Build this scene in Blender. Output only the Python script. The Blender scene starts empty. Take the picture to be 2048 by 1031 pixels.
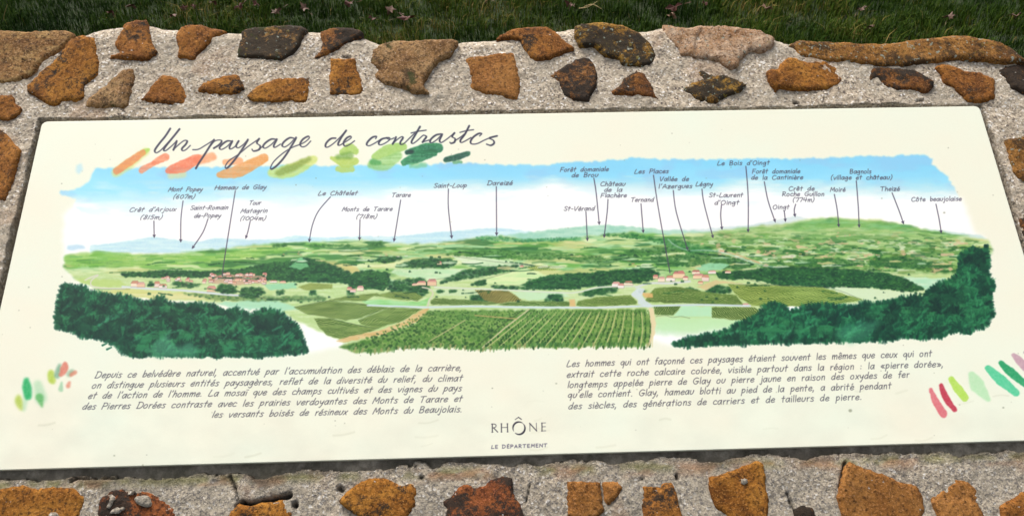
import bpy, bmesh, math, random
import numpy as np
from mathutils import Vector, Matrix
from mathutils.geometry import delaunay_2d_cdt

random.seed(7)
rng = np.random.default_rng(11)
scene = bpy.context.scene
col = scene.collection

# ------------------------------------------------------------------ camera, from the panel's perspective
PW, PH = 1.700, 0.613          # panel size in metres
FPX = 1700.0                   # focal length in photo pixels (2048 wide)
CX, CY = 1024.0, 515.5
CORN = [(84.5, 243.3), (1958.5, 212.0), (2159.0, 877.0), (-73.0, 941.0)]
TILT = math.radians(30)        # slope of the wall's top face
CENTRE = Vector((0, 0, 0.80))  # middle of the panel face in the world


def homog():
    dst = [(-PW/2, PH/2), (PW/2, PH/2), (PW/2, -PH/2), (-PW/2, -PH/2)]
    A = []
    for (X, Y), (x, y) in zip(dst, CORN):
        x -= CX; y -= CY
        A.append([X, Y, 1, 0, 0, 0, -x*X, -x*Y, -x])
        A.append([0, 0, 0, X, Y, 1, -y*X, -y*Y, -y])
    return np.linalg.svd(np.array(A, float))[2][-1].reshape(3, 3)


M = np.diag([1/FPX, 1/FPX, 1.0]) @ homog()
M /= np.linalg.norm(M[:, 0])
if M[2, 2] < 0:
    M = -M
r1, r2, tt = M[:, 0], M[:, 1], M[:, 2]
r3 = np.cross(r1, r2)
U_, _, Vt_ = np.linalg.svd(np.stack([r1, r2, r3], 1))
RP = U_ @ Vt_                   # wall frame -> camera (x right, y down, z forward)
CAMP = -RP.T @ tt               # camera position in the wall frame
RX = Matrix.Rotation(TILT, 4, 'X')
WALLM = Matrix.Translation(CENTRE) @ RX
flip = np.diag([1.0, -1.0, -1.0])
Rc = RP.T @ flip
camm = Matrix([[*Rc[i], CAMP[i]] for i in range(3)] + [[0, 0, 0, 1]])
cam_d = bpy.data.cameras.new('camera')
cam = bpy.data.objects.new('camera', cam_d)
col.objects.link(cam)
cam.matrix_world = WALLM @ camm
cam_d.sensor_fit = 'HORIZONTAL'
cam_d.sensor_width = 36.0
cam_d.lens = 36.0*FPX/2048
cam_d.clip_start = 0.05
cam_d.clip_end = 2000
scene.camera = cam


def wp(x, y, h=0.0):
    """photo pixel -> wall frame X, Y on the plane at height h above the panel face"""
    d = RP.T @ np.array([(x-CX)/FPX, (y-CY)/FPX, 1.0])
    s = (h - CAMP[2])/d[2]
    p = CAMP + s*d
    return float(p[0]), float(p[1])


def gp(x, y, z=0.0):
    """photo pixel -> point on the level ground"""
    d = RP.T @ np.array([(x-CX)/FPX, (y-CY)/FPX, 1.0])
    o = WALLM @ Vector(CAMP)
    dw = RX.to_3x3() @ Vector(d)
    s = (z - o.z)/dw.z
    return o + dw*s


# ------------------------------------------------------------------ daylight
SUN_EL, SUN_AZ = math.radians(52), math.radians(-28)   # azimuth from +Y (behind the wall) towards +X
world = bpy.data.worlds.new('World')
scene.world = world
world.use_nodes = True
nt = world.node_tree
sky = nt.nodes.new('ShaderNodeTexSky')
sky.sky_type = 'NISHITA'
sky.sun_disc = False
sky.sun_elevation = SUN_EL
sky.sun_rotation = SUN_AZ
sky.air_density = 1.0
sky.dust_density = 6.0
sky.ozone_density = 0.4
bg = nt.nodes['Background']
bg.inputs['Strength'].default_value = 0.10
hs = nt.nodes.new('ShaderNodeHueSaturation')      # thin overcast: the sky is nearly grey
hs.inputs['Saturation'].default_value = 0.35
nt.links.new(sky.outputs[0], hs.inputs['Color'])
nt.links.new(hs.outputs[0], bg.inputs['Color'])
sun_d = bpy.data.lights.new('sun', 'SUN')
sun_d.energy = 1.4
sun_d.angle = math.radians(24)
sun_d.color = (1.0, 0.95, 0.87)
sun = bpy.data.objects.new('sun', sun_d)
col.objects.link(sun)
sd = Vector((math.sin(SUN_AZ)*math.cos(SUN_EL), math.cos(SUN_AZ)*math.cos(SUN_EL), math.sin(SUN_EL)))
sun.rotation_euler = sd.to_track_quat('Z', 'Y').to_euler()
vs = scene.view_settings
vs.view_transform = 'Standard'
vs.look = 'None'
vs.gamma = 1
vs.exposure = 1.0
vs.use_curve_mapping = False


# ------------------------------------------------------------------ numpy helpers
def vnoise(h, w, cy, cx, seed):
    """smooth value noise with cells of cy x cx samples, 0..1"""
    r = np.random.default_rng(seed)
    gy, gx = int(h/cy)+3, int(w/cx)+3
    g = r.random((gy, gx))
    y = np.arange(h)/cy; x = np.arange(w)/cx
    y0 = y.astype(int); x0 = x.astype(int)
    fy = y-y0; fx = x-x0
    fy = (fy*fy*(3-2*fy))[:, None]; fx = (fx*fx*(3-2*fx))[None]
    a = g[y0][:, x0]; b = g[y0][:, x0+1]; c = g[y0+1][:, x0]; d = g[y0+1][:, x0+1]
    return (a*(1-fx)+b*fx)*(1-fy) + (c*(1-fx)+d*fx)*fy


def fnoise(h, w, cy, cx, seed, octs=4):
    o = np.zeros((h, w)); a = 1; s = 0
    for k in range(octs):
        o += a*vnoise(h, w, max(cy, 1.01), max(cx, 1.01), seed+k*17); s += a
        a *= .5; cy /= 2; cx /= 2
        if cy < 1.2 and cx < 1.2:
            break
    return o/s


def blur(m, r):
    if r < 1:
        return m
    for ax in (0, 1):
        for _ in range(2):
            k = r
            p = np.pad(m, [(k+1, k) if a == ax else (0, 0) for a in (0, 1)], mode='edge')
            c = np.cumsum(p, axis=ax)
            n = m.shape[ax]
            if ax == 0:
                m = (c[2*k+1:2*k+1+n]-c[:n])/(2*k+1)
            else:
                m = (c[:, 2*k+1:2*k+1+n]-c[:, :n])/(2*k+1)
    return m


def inside(px, py, poly):
    r = np.zeros(px.shape, bool)
    n = len(poly)
    for i in range(n):
        x1, y1 = poly[i]; x2, y2 = poly[(i+1) % n]
        if y1 == y2:
            continue
        c = (y1 > py) != (y2 > py)
        r ^= c & (px < (x2-x1)*(py-y1)/(y2-y1)+x1)
    return r


def smoothline(pts, n=6):
    """Catmull-Rom through the points"""
    P = [pts[0]] + list(pts) + [pts[-1]]
    out = []
    for i in range(1, len(P)-2):
        p0, p1, p2, p3 = (np.array(P[i+k], float) for k in (-1, 0, 1, 2))
        for t in np.arange(n)/n:
            out.append(tuple(0.5*((2*p1)+(-p0+p2)*t+(2*p0-5*p1+4*p2-p3)*t*t+(-p0+3*p1-3*p2+p3)*t**3)))
    out.append(tuple(map(float, pts[-1])))
    return out


# ------------------------------------------------------------------ the printed picture of the panel
S = 1.5                                   # canvas pixels per photo pixel
X0, Y0, X1, Y1 = -90, 200, 2180, 955
CW, CH = int((X1-X0)*S), int((Y1-Y0)*S)
IMG = np.empty((CH, CW, 3))
IMG[:] = (240, 241, 225)
PXX = X0+(np.arange(CW)+.5)/S
PYY = Y0+(np.arange(CH)+.5)/S
NX = (fnoise(CH, CW, 14, 14, 3, 4)-.5)*2
NY = (fnoise(CH, CW, 14, 14, 5, 4)-.5)*2
GR = fnoise(CH, CW, 5, 5, 8, 3)           # fine paper and pigment grain
GH = fnoise(CH, CW, 6, 46, 9, 4)          # grain drawn out sideways
BIG = fnoise(CH, CW, 160, 220, 12, 4)
BIG2 = fnoise(CH, CW, 26, 60, 13, 2)


def box(x0, y0, x1, y1, pad=4):
    a = max(0, int((x0-pad-X0)*S)); b = min(CW, int((x1+pad-X0)*S)+1)
    c = max(0, int((y0-pad-Y0)*S)); d = min(CH, int((y1+pad-Y0)*S)+1)
    return a, b, c, d


def mask(poly, rough=0.0, soft=1):
    xs = [p[0] for p in poly]; ys = [p[1] for p in poly]
    a, b, c, d = box(min(xs), min(ys), max(xs), max(ys), 4+rough*2+soft*2)
    if b <= a or d <= c:
        return None
    px = PXX[None, a:b]+NX[c:d, a:b]*rough*2
    py = PYY[c:d, None]+NY[c:d, a:b]*rough*2
    return (a, b, c, d), blur(inside(px, py, poly).astype(float), int(soft))


def blend(bx, m, color):
    a, b, c, d = bx
    m = m[..., None]
    IMG[c:d, a:b] = IMG[c:d, a:b]*(1-m)+np.asarray(color, float)*m


def fill(poly, color, alpha=1.0, rough=1.0, soft=1, grain=0.25, sm=False, col2=None):
    if sm:
        poly = smoothline(list(poly)+[poly[0]], 4)
    r = mask(poly, rough, soft)
    if r is None:
        return
    bx, m = r
    a, b, c, d = bx
    cc = np.asarray(color, float)
    if col2 is not None:
        g = np.clip((GH[c:d, a:b]-.5)*3+.5, 0, 1)[..., None]
        cc = cc*(1-g)+np.asarray(col2, float)*g
    blend(bx, np.clip(m*alpha*(1-grain*(GR[c:d, a:b]-.3)), 0, 1), cc)


def seg(p, q, r0, r1, color, alpha=1.0, soft=0.5):
    rm = max(r0, r1)+soft+1
    a, b, c, d = box(min(p[0], q[0])-rm, min(p[1], q[1])-rm, max(p[0], q[0])+rm, max(p[1], q[1])+rm, 1)
    if b <= a or d <= c:
        return
    px = PXX[None, a:b]-p[0]; py = PYY[c:d, None]-p[1]
    vx, vy = q[0]-p[0], q[1]-p[1]
    L = vx*vx+vy*vy+1e-9
    t = np.clip((px*vx+py*vy)/L, 0, 1)
    dist = np.hypot(px-t*vx, py-t*vy)
    m = np.clip((r0+(r1-r0)*t-dist)/soft*.5+.5, 0, 1)*alpha
    blend((a, b, c, d), m, color)


def pline(pts, r, color, alpha=1.0, soft=0.5):
    """one stroke, its coverage taken once so that joints do not darken"""
    xs = [p[0] for p in pts]; ys = [p[1] for p in pts]
    rm = (max(r) if isinstance(r, (list, tuple)) else r)+soft+1
    a, b, c, d = box(min(xs)-rm, min(ys)-rm, max(xs)+rm, max(ys)+rm, 1)
    if b <= a or d <= c:
        return
    cov = np.zeros((d-c, b-a))
    for i in range(len(pts)-1):
        p, q = pts[i], pts[i+1]
        ra = r[i] if isinstance(r, (list, tuple)) else r
        e, f, g, h = box(min(p[0], q[0])-rm, min(p[1], q[1])-rm, max(p[0], q[0])+rm, max(p[1], q[1])+rm, 1)
        e = max(e, a); f = min(f, b); g = max(g, c); h = min(h, d)
        if f <= e or h <= g:
            continue
        px = PXX[None, e:f]-p[0]; py = PYY[g:h, None]-p[1]
        vx, vy = q[0]-p[0], q[1]-p[1]
        t = np.clip((px*vx+py*vy)/(vx*vx+vy*vy+1e-9), 0, 1)
        m = np.clip((ra-np.hypot(px-t*vx, py-t*vy))/soft*.5+.5, 0, 1)
        s = cov[g-c:h-c, e-a:f-a]
        np.maximum(s, m, out=s)
    blend((a, b, c, d), cov*alpha, color)


def wash(pts, r, color, alpha=0.9, rough=1.2, soft=2, col2=None, edge=None):
    """watercolour brush mark: an uneven capsule"""
    P = smoothline(pts, 5) if len(pts) > 2 else pts
    L, R = [], []
    rr = r if isinstance(r, (list, tuple)) else [r]*len(P)
    if len(rr) != len(P):
        rr = np.interp(np.linspace(0, 1, len(P)), np.linspace(0, 1, len(rr)), rr)
    for i, p in enumerate(P):
        q = P[min(i+1, len(P)-1)]; o = P[max(i-1, 0)]
        dx, dy = q[0]-o[0], q[1]-o[1]
        l = math.hypot(dx, dy)+1e-9
        L.append((p[0]-dy/l*rr[i], p[1]+dx/l*rr[i])); R.append((p[0]+dy/l*rr[i], p[1]-dx/l*rr[i]))

    def cap(c, d0, d1, ra):
        n = 6
        return [(c[0]+ra*math.cos(d0+(d1-d0)*k/n), c[1]+ra*math.sin(d0+(d1-d0)*k/n)) for k in range(1, n)]
    a1 = math.atan2(L[-1][1]-P[-1][1], L[-1][0]-P[-1][0])
    a0 = math.atan2(R[0][1]-P[0][1], R[0][0]-P[0][0])
    poly = L+cap(P[-1], a1, a1-math.pi, rr[-1])+R[::-1]+cap(P[0], a0, a0-math.pi, rr[0])
    fill(poly, color, alpha, rough, soft, 0.3, col2=col2)


def pick(poly, n, seed):
    r = np.random.default_rng(seed)
    xs = [p[0] for p in poly]; ys = [p[1] for p in poly]
    X = r.uniform(min(xs), max(xs), n*4); Y = r.uniform(min(ys), max(ys), n*4)
    k = inside(X, Y, poly)
    return list(zip(X[k][:n], Y[k][:n]))


def wood(poly, n, size, cols, seed, ang=None, alpha=.85, base=None, flat=.6):
    """a clump of painted trees: an under-wash, rounded crowns, darker feet and a broken pencil line"""
    r = random.Random(seed)
    if base is None and len(poly) > 3:
        fill(poly, cols[0], .6, 2.0, 2, .3)
    if base is not None:
        fill(poly, (40, 98, 60), .95, 1.6, 1, .3, col2=(58, 120, 68))
    for x, y in sorted(pick(poly, n, seed), key=lambda p: p[1]):
        s = size*r.uniform(.5, 1.3)
        a = r.uniform(-.5, .5)+(ang if ang is not None else 0)
        L = s*r.uniform(.3, 1.2)
        c = r.choice(cols)
        al = alpha*r.uniform(.35, .9)
        seg((x, y), (x+math.cos(a)*L, y-math.sin(a)*L), s*flat*1.15, s*flat*.8, c, al, 1.6)
        if r.random() < .35:
            seg((x-s*.3, y+s*.4), (x+s*.5, y+s*.45), s*.25, s*.2, (24, 66, 50), .5, .8)
        if r.random() < .2:
            seg((x-s*.2, y-s*.4), (x+s*.3, y-s*.5), s*.25, s*.2, (120, 176, 100), .5, .8)


def fnoise_box(a, b, c, d):
    return BIG2[c:d, a:b]


def rows(poly, ang, gap, c_dark, c_light, seed, base, dotted=.55, wob=.8):
    """vine rows: hatch lines across the field's mask"""
    fill(poly, base, .95, .8, 1)
    m = mask(poly, .8, 1)
    if m is None:
        return
    (a, b, c, d), k = m
    px = PXX[None, a:b]; py = PYY[c:d, None]
    t = (px*math.sin(ang)+py*math.cos(ang))+NX[c:d, a:b]*wob*3.2+(fnoise_box(a, b, c, d)-.5)*6
    s = np.clip(np.sin(t/gap*2*math.pi)*1.4+.5+(GR[c:d, a:b]-.5)*dotted*4, 0, 1)
    blend((a, b, c, d), k*s*.78*np.clip(GH[c:d, a:b]*2.2-.1, .25, 1), c_dark)
    blend((a, b, c, d), k*np.clip((GH[c:d, a:b]-.52)*4, 0, 1)*.4, c_dark)
    s2 = np.clip(-np.sin(t/gap*2*math.pi)*1.2-.3+(GR[c:d, a:b]-.5)*2, 0, 1)
    blend((a, b, c, d), k*s2*.6, c_light)


INK = (88, 86, 100)


def paint():
    # white ground of the picture and its sky
    white = [(126, 430), (128, 470), (126, 520), (135, 545), (170, 575), (560, 625), (600, 640), (618, 705), (690, 690),
             (1000, 690), (1300, 680), (1360, 690), (1500, 650), (1900, 560), (1975, 480), (1950, 466), (1925, 398),
             (1900, 395), (1000, 380), (200, 400), (150, 405)]
    fill(white, (252, 252, 251), 1, 3, 7, 0)
    sky_p = [(190, 337), (300, 334), (420, 334), (560, 331), (700, 331), (860, 328), (900, 326), (950, 325), (980, 329),
             (1090, 329), (1128, 324), (1200, 323), (1240, 319), (1278, 314), (1284, 318), (1400, 318), (1500, 317),
             (1640, 316), (1720, 313), (1790, 312), (1845, 308), (1866, 318), (1862, 330), (1880, 342), (1898, 356),
             (1907, 372), (1915, 392), (1922, 402), (1700, 430), (900, 430), (200, 440), (160, 422), (148, 412),
             (150, 398), (118, 384), (122, 380), (150, 381), (178, 362), (182, 350)]
    bx, m = mask(sky_p, 2.2, 2)
    a, b, c, d = bx
    y = PYY[c:d, None]+0*PXX[None, a:b]; x = PXX[None, a:b]+0*y
    cl = fnoise(d-c, b-a, 34, 150, 77, 5)
    low = np.interp(PXX[a:b], [100, 300, 500, 620, 760, 900, 1060, 1200, 1400, 1600, 1800, 1920],
                    [418, 416, 404, 396, 392, 384, 384, 374, 392, 392, 394, 398])[None]
    k = np.clip((low+6-y)/46+(cl-.5)*1.5+.12, 0, 1)
    patch = np.clip((cl-.50)*4, 0, 1)*np.clip((y-352)/26, 0, 1)*.5
    k = k*(1-patch)
    deep = np.clip(1-(y-322)/70+(cl-.5)*.8, 0, 1)[..., None]
    sc = np.array((172, 230, 250.))*(1-deep)+np.array((148, 217, 246.))*deep
    lilac = np.clip((fnoise(d-c, b-a, 40, 90, 31, 3)-.55)*3, 0, .5)[..., None]
    sc = sc*(1-lilac)+np.array((160, 206, 240.))*lilac
    mm = (m*k)[..., None]
    wm = (m*(1-k))[..., None]
    base = IMG[c:d, a:b]*(1-wm)+np.array((250, 252, 252.))*wm
    IMG[c:d, a:b] = base*(1-mm)+sc*mm
    fill([(152, 330), (163, 328), (165, 340), (158, 348), (151, 342)], (186, 226, 240), .7, 1, 3)
    fill([(134, 490), (165, 489), (172, 496), (150, 500), (134, 500)], (182, 216, 235), .8, 1, 3)
    # far mountains
    fill([(180, 492), (230, 485), (262, 480), (308, 473), (350, 479), (400, 483), (430, 476), (480, 478), (540, 479),
          (590, 471), (650, 475), (720, 472), (790, 473), (860, 465), (920, 460), (960, 456), (1010, 456), (1060, 462),
          (1100, 480), (900, 495), (500, 505), (180, 505)], (186, 224, 236), .9, 1, 2, .3, col2=(206, 236, 240))
    fill([(1230, 470), (1300, 460), (1370, 458), (1430, 455), (1500, 449), (1550, 440), (1590, 431), (1628, 440),
          (1640, 470), (1500, 480)], (208, 226, 230), .9, 1, 2, col2=(220, 232, 232))
    fill([(1825, 460), (1850, 457), (1900, 462), (1960, 470), (1975, 478), (1850, 475)], (205, 228, 226), .9, 1, 2)
    fill([(900, 486), (960, 477), (1030, 468), (1100, 459), (1160, 453), (1200, 449), (1260, 453), (1330, 460),
          (1420, 462), (1420, 500), (900, 500)], (186, 224, 204), .95, 1.5, 2, col2=(160, 212, 190))
    # the land
    top = [(130, 509), (200, 503), (260, 508), (330, 508), (385, 503), (440, 500), (500, 492), (560, 486), (620, 484),
           (690, 481), (722, 479), (780, 486), (850, 487), (900, 484), (960, 475), (1010, 472), (1060, 482), (1120, 480),
           (1180, 472), (1260, 464), (1330, 470), (1400, 466), (1450, 461), (1500, 455), (1560, 448), (1620, 438),
           (1665, 434), (1700, 439), (1760, 441), (1800, 447), (1850, 460), (1900, 467), (1978, 480)]
    bot = [(1985, 500), (1915, 560), (1850, 590), (1740, 605), (1560, 612), (1510, 645), (1400, 652), (1310, 648),
           (1300, 690), (960, 697), (700, 690), (590, 640), (560, 620), (420, 606), (300, 596), (200, 583), (150, 558), (128, 535)]
    land = top+bot
    fill(land, (206, 224, 172), 1, 1.5, 3, .2, col2=(190, 214, 150))
    fill([(1305, 645), (1500, 640), (1505, 655), (1440, 668), (1340, 672), (1306, 668)], (205, 232, 200), .8, 3, 5)
    bx, m = mask(land, 1.5, 4)
    a, b, c, d = bx
    n1 = fnoise(d-c, b-a, 13, 110, 41, 4); n2 = fnoise(d-c, b-a, 12, 90, 42, 3); n3 = fnoise(d-c, b-a, 14, 120, 43, 3)
    up = np.clip((560-PYY[c:d])/30, 0, 1)[:, None]
    blend(bx, m*np.clip((n1-.5)*7, 0, 1)*.85*up, (112, 178, 84))
    blend(bx, m*np.clip((n2-.53)*8, 0, 1)*.7*up, (160, 210, 160))
    blend(bx, m*np.clip((n3-.57)*9, 0, 1)*.55*up, (212, 205, 140))
    blend(bx, m*np.clip((n3-.38)*-12, 0, 1)*.8*up, (76, 140, 74))
    n4_ = fnoise(d-c, b-a, 13, 80, 44, 3)
    blend(bx, m*np.clip((n4_-.60)*12, 0, 1)*.75*up, (60, 122, 70))
    blend(bx, m*np.clip((.37-n4_)*12, 0, 1)*.8*up, (226, 236, 190))
    # bright band at the left
    fill([(130, 512), (200, 505), (330, 510), (460, 502), (560, 490), (600, 500), (480, 520), (300, 532), (160, 535), (132, 528)],
         (132, 192, 84), .8, 2, 3, .5, col2=(160, 206, 110))
    for i in range(46):
        x = random.uniform(135, 620); y0 = np.interp(x, [130, 330, 500, 620], [509, 510, 495, 488])
        y = y0+abs(random.gauss(0, 14)); L = random.uniform(12, 50)
        pline([(x, y), (x+L, y-random.uniform(-1, 3))], random.uniform(.8, 2), random.choice([(90, 160, 74), (150, 205, 95), (66, 132, 74), (180, 214, 150), (112, 182, 104)]), .55, 1)
    # mottled hillside at the right
    hill = [(1340, 480), (1450, 463), (1560, 450), (1660, 437), (1760, 443), (1850, 463), (1960, 482), (1920, 545), (1750, 545),
            (1540, 538), (1440, 520), (1360, 500)]
    fill(hill, (176, 204, 140), .7, 2, 4, .4, col2=(140, 186, 110))
    fill([(1600, 442), (1665, 435), (1720, 442), (1780, 444), (1850, 462), (1800, 462), (1700, 452), (1600, 462), (1560, 458)],
         (120, 182, 96), .7, 2, 3, .4, col2=(134, 200, 140))
    hc = [(52, 116, 58), (60, 124, 66), (78, 128, 60), (96, 142, 66), (120, 152, 80), (60, 122, 76), (206, 220, 180), (150, 190, 110), (216, 196, 166), (226, 232, 214), (88, 150, 100)]
    bx, mh = mask(hill, 2, 4)
    a, b, c, d = bx
    for q_, (cc_, th, gn) in enumerate([((70, 130, 66), .55, 8), ((104, 150, 76), .52, 7), ((222, 232, 204), .60, 9), ((52, 112, 60), .62, 12), ((222, 190, 156), .66, 12)]):
        nn_ = fnoise(d-c, b-a, 7+q_, 36-3*q_, 700+q_, 3)
        blend(bx, mh*np.clip((nn_-th)*gn, 0, 1)*.75*np.clip((PYY[c:d, None]-455)/40, .15, 1), cc_)
    for i in range(150):
        x = random.uniform(1330, 1960); y = random.triangular(462, 548, 515)
        if y < np.interp(x, [1340, 1450, 1560, 1660, 1760, 1850, 1960], [490, 480, 466, 456, 456, 472, 488]):
            continue
        s = (y-440)/90
        L = random.uniform(8, 36)*s+3
        pline([(x-L/2, y), (x, y-random.uniform(0, 2)), (x+L/2, y+random.uniform(-1, 1.5))], [random.uniform(.8, 3.2)*s+.3]*2, random.choice(hc), random.uniform(.35, .8), 1.5)
    # specks of villages
    for i in range(70):
        x, y = random.choice([(1700, 470), (1600, 510), (1740, 515), (1520, 522), (1640, 537), (1440, 505), (1210, 520), (1290, 530), (610, 508), (770, 512), (1000, 535), (1850, 525)])
        x += random.gauss(0, 26); y += random.gauss(0, 2.5)
        seg((x, y), (x+random.uniform(1, 5), y), 1.1, 1.1, random.choice([(226, 190, 160), (214, 150, 120), (234, 226, 222), (190, 170, 160), (226, 170, 130)]), .65, .8)
    # strokes over the middle distance
    mid = [(80, 140, 70), (110, 160, 80), (140, 186, 100), (66, 124, 66), (196, 216, 150), (214, 206, 150), (150, 206, 150)]
    for i in range(120):
        x = random.uniform(560, 1400); y = random.triangular(484, 548, 500)
        if y < np.interp(x, [560, 720, 850, 1000, 1080, 1200, 1400], [492, 484, 490, 478, 486, 476, 472]):
            continue
        L = random.uniform(8, 60)
        pline([(x-L/2, y+.03*L), (x-L/6, y-random.random()*1.6), (x+L/5, y-1), (x+L/2, y)], random.uniform(.5, 2.4), random.choice(mid), random.uniform(.25, .7), 1.3)
    W = dict(alpha=.8)
    DK = [(46, 104, 62), (34, 88, 58), (62, 122, 66), (28, 74, 54)]
    MD = [(70, 128, 66), (54, 112, 64), (92, 146, 78)]
    wood([(950, 474), (1000, 472), (1035, 478), (1160, 474), (1160, 480), (1050, 484), (960, 480)], 120, 2.4, [(84, 164, 108), (60, 140, 96)], 1)
    wood([(1205, 467), (1260, 465), (1330, 476), (1400, 490), (1440, 505), (1380, 508), (1300, 480), (1210, 471)], 190, 2.6, [(70, 146, 80), (50, 122, 70)], 2)
    wood([(545, 489), (575, 486), (572, 492), (545, 494)], 40, 2, MD, 3)
    wood([(615, 488), (700, 489), (698, 493), (620, 493)], 60, 2, MD, 4)
    wood([(742, 488), (762, 482), (764, 490), (742, 492)], 30, 2.5, MD, 5)
    wood([(940, 500), (1000, 500), (1100, 506), (1210, 512), (1205, 518), (1080, 519), (960, 516), (880, 508)], 260, 3, [(84, 140, 70), (66, 124, 62), (104, 156, 80)], 6)
    wood([(1250, 500), (1320, 492), (1380, 500), (1300, 512), (1255, 512)], 90, 3, MD, 7)
    wood([(1300, 515), (1400, 505), (1470, 515), (1510, 528), (1480, 540), (1400, 532), (1310, 530)], 280, 3, MD+DK[:1], 8)
    wood([(1140, 520), (1200, 514), (1240, 520), (1210, 532)], 60, 2, MD, 9, alpha=.5)
    # fields of the middle ground
    PALE = (216, 234, 200); YEL = (224, 236, 184); TEAL = (160, 216, 178); OCH = (216, 196, 128)
    fill([(577, 534), (600, 515), (612, 516), (620, 535), (600, 540)], TEAL, .85, 1, 1)
    fill([(634, 520), (680, 524), (712, 533), (728, 548), (700, 548), (660, 537)], OCH, .8, 1.5, 2, col2=(224, 210, 150))
    fill([(790, 537), (850, 536), (930, 538), (960, 546), (930, 556), (860, 560), (800, 552), (780, 545)], PALE, .95, 1, 2, col2=(196, 230, 190))
    fill([(905, 512), (960, 514), (1040, 526), (1060, 530), (1010, 536), (930, 528)], PALE, .9, 1, 1)
    fill([(958, 560), (1030, 541), (1080, 538), (1126, 541), (1060, 562), (1030, 569), (975, 567)], YEL, .95, 1, 1, col2=(206, 232, 176))
    fill([(1060, 536), (1130, 540), (1180, 535), (1240, 537), (1180, 548), (1100, 552)], (206, 206, 140), .7, 1.5, 2)
    fill([(1390, 534), (1420, 525), (1462, 528), (1440, 540), (1400, 542)], TEAL, .9, 1, 1)
    fill([(1240, 535), (1300, 532), (1320, 538), (1260, 540)], (190, 226, 186), .8, 1, 1)
    fill([(150, 556), (240, 560), (255, 572), (200, 575), (165, 566)], (190, 214, 130), .8, 2, 2)
    fill([(180, 582), (260, 577), (380, 586), (500, 588), (470, 602), (300, 597)], (212, 214, 140), .9, 2, 2, col2=(226, 222, 170))
    fill([(430, 606), (520, 598), (570, 604), (600, 618), (560, 622), (470, 616)], (176, 224, 196), .9, 2, 2)
    fill([(527, 568), (590, 565), (594, 576), (540, 580)], TEAL, .9, 1, 1)
    fill([(720, 556), (780, 558), (830, 566), (800, 572)], (190, 222, 180), .8, 1, 1)
    fill([(865, 578), (950, 578), (960, 590), (880, 592)], (206, 226, 186), .9, 1, 1)
    fill([(1025, 583), (1130, 586), (1140, 592), (1060, 600), (1040, 596)], (204, 230, 196), .9, 1, 1)
    fill([(1060, 566), (1090, 562), (1140, 570), (1120, 575), (1060, 572)], (226, 216, 168), .9, 1, 1)
    fill([(1772, 554), (1830, 553), (1895, 557), (1862, 580), (1838, 574), (1800, 563)], (178, 226, 196), .95, 1.5, 2, col2=(206, 234, 210))
    fill([(1654, 574), (1740, 576), (1848, 584), (1830, 592), (1750, 604), (1700, 592)], (216, 232, 200), .95, 2, 2)
    fill([(1830, 548), (1930, 545), (1900, 556)], (216, 226, 170), .6, 2, 3)
    # woods
    wood([(240, 546), (330, 540), (400, 543), (480, 538), (540, 525), (600, 520), (650, 530), (700, 552), (700, 566), (560, 562),
          (470, 556), (380, 554), (250, 553)], 900, 3.4, DK, 20, base=(74, 128, 76))
    fill([(577, 534), (600, 516), (612, 517), (618, 533), (600, 538)], (140, 206, 150), .8, 1, 1)
    wood([(604, 515), (640, 520), (700, 545), (700, 562), (660, 548), (620, 530)], 190, 3.4, DK, 21)
    wood([(736, 522), (760, 516), (805, 513), (800, 519), (770, 525)], 60, 3, DK, 22)
    wood([(788, 532), (830, 519), (900, 517), (915, 526), (900, 534), (840, 535)], 220, 3.2, DK, 23)
    wood([(930, 540), (1000, 532), (1035, 530), (1030, 540), (960, 552), (880, 566), (890, 556)], 200, 3.2, DK, 24)
    wood([(692, 562), (705, 545), (740, 540), (775, 545), (778, 560), (770, 580), (720, 576), (700, 574)], 230, 4.2, DK, 25, base=(60, 116, 66))
    wood([(775, 562), (850, 556), (858, 572), (850, 590), (820, 594), (780, 582)], 200, 4, DK, 26)
    wood([(1040, 570), (1085, 552), (1150, 547), (1220, 541), (1300, 536), (1320, 548), (1300, 560), (1250, 566), (1180, 572), (1140, 578), (1060, 573)], 640, 3.6, DK, 27, base=(60, 116, 66))
    wood([(978, 570), (1050, 573), (1120, 574), (1115, 578), (990, 577)], 120, 2.6, DK, 28)
    wood([(1155, 588), (1200, 572), (1240, 573), (1230, 584), (1180, 592)], 120, 3.2, DK, 29)
    wood([(940, 592), (975, 588), (975, 602), (940, 602)], 70, 3.5, DK, 30)
    wood([(1090, 600), (1100, 588), (1124, 590), (1126, 602)], 60, 3.5, DK, 31)
    wood([(958, 562), (970, 560), (968, 570), (940, 570)], 40, 3.2, DK, 32)
    wood([(1430, 545), (1500, 540), (1540, 533), (1620, 535), (1700, 538), (1760, 545), (1800, 552), (1850, 578), (1820, 582), (1740, 574),
          (1640, 573), (1560, 570), (1500, 556), (1440, 558)], 1100, 3.8, DK, 33, base=(50, 108, 66))
    wood([(1600, 520), (1680, 515), (1720, 528), (1660, 535), (1590, 530)], 150, 3, MD, 34)
    wood([(1740, 520), (1800, 512), (1900, 530), (1890, 536), (1800, 534), (1740, 530)], 240, 3.4, DK[:1]+MD, 35)
    wood([(1410, 582), (1430, 570), (1458, 574), (1462, 584), (1420, 586)], 80, 3.2, DK, 36)
    wood([(1365, 578), (1380, 574), (1400, 582), (1390, 586)], 40, 2.6, DK, 37)
    for x in (560, 625, 700, 880, 905, 1010, 1195, 1285, 1450):
        wood([(x-6, 590 if x < 800 else 585), (x+6, 588 if x < 800 else 583), (x+6, 580), (x-6, 581)], 14, 3, DK, x)
    wood([(360, 586), (420, 588), (520, 592), (650, 592), (650, 602), (560, 602), (430, 600)], 170, 3, [(90, 136, 80), (60, 112, 66), (150, 170, 110)], 38, alpha=.6)
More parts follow.
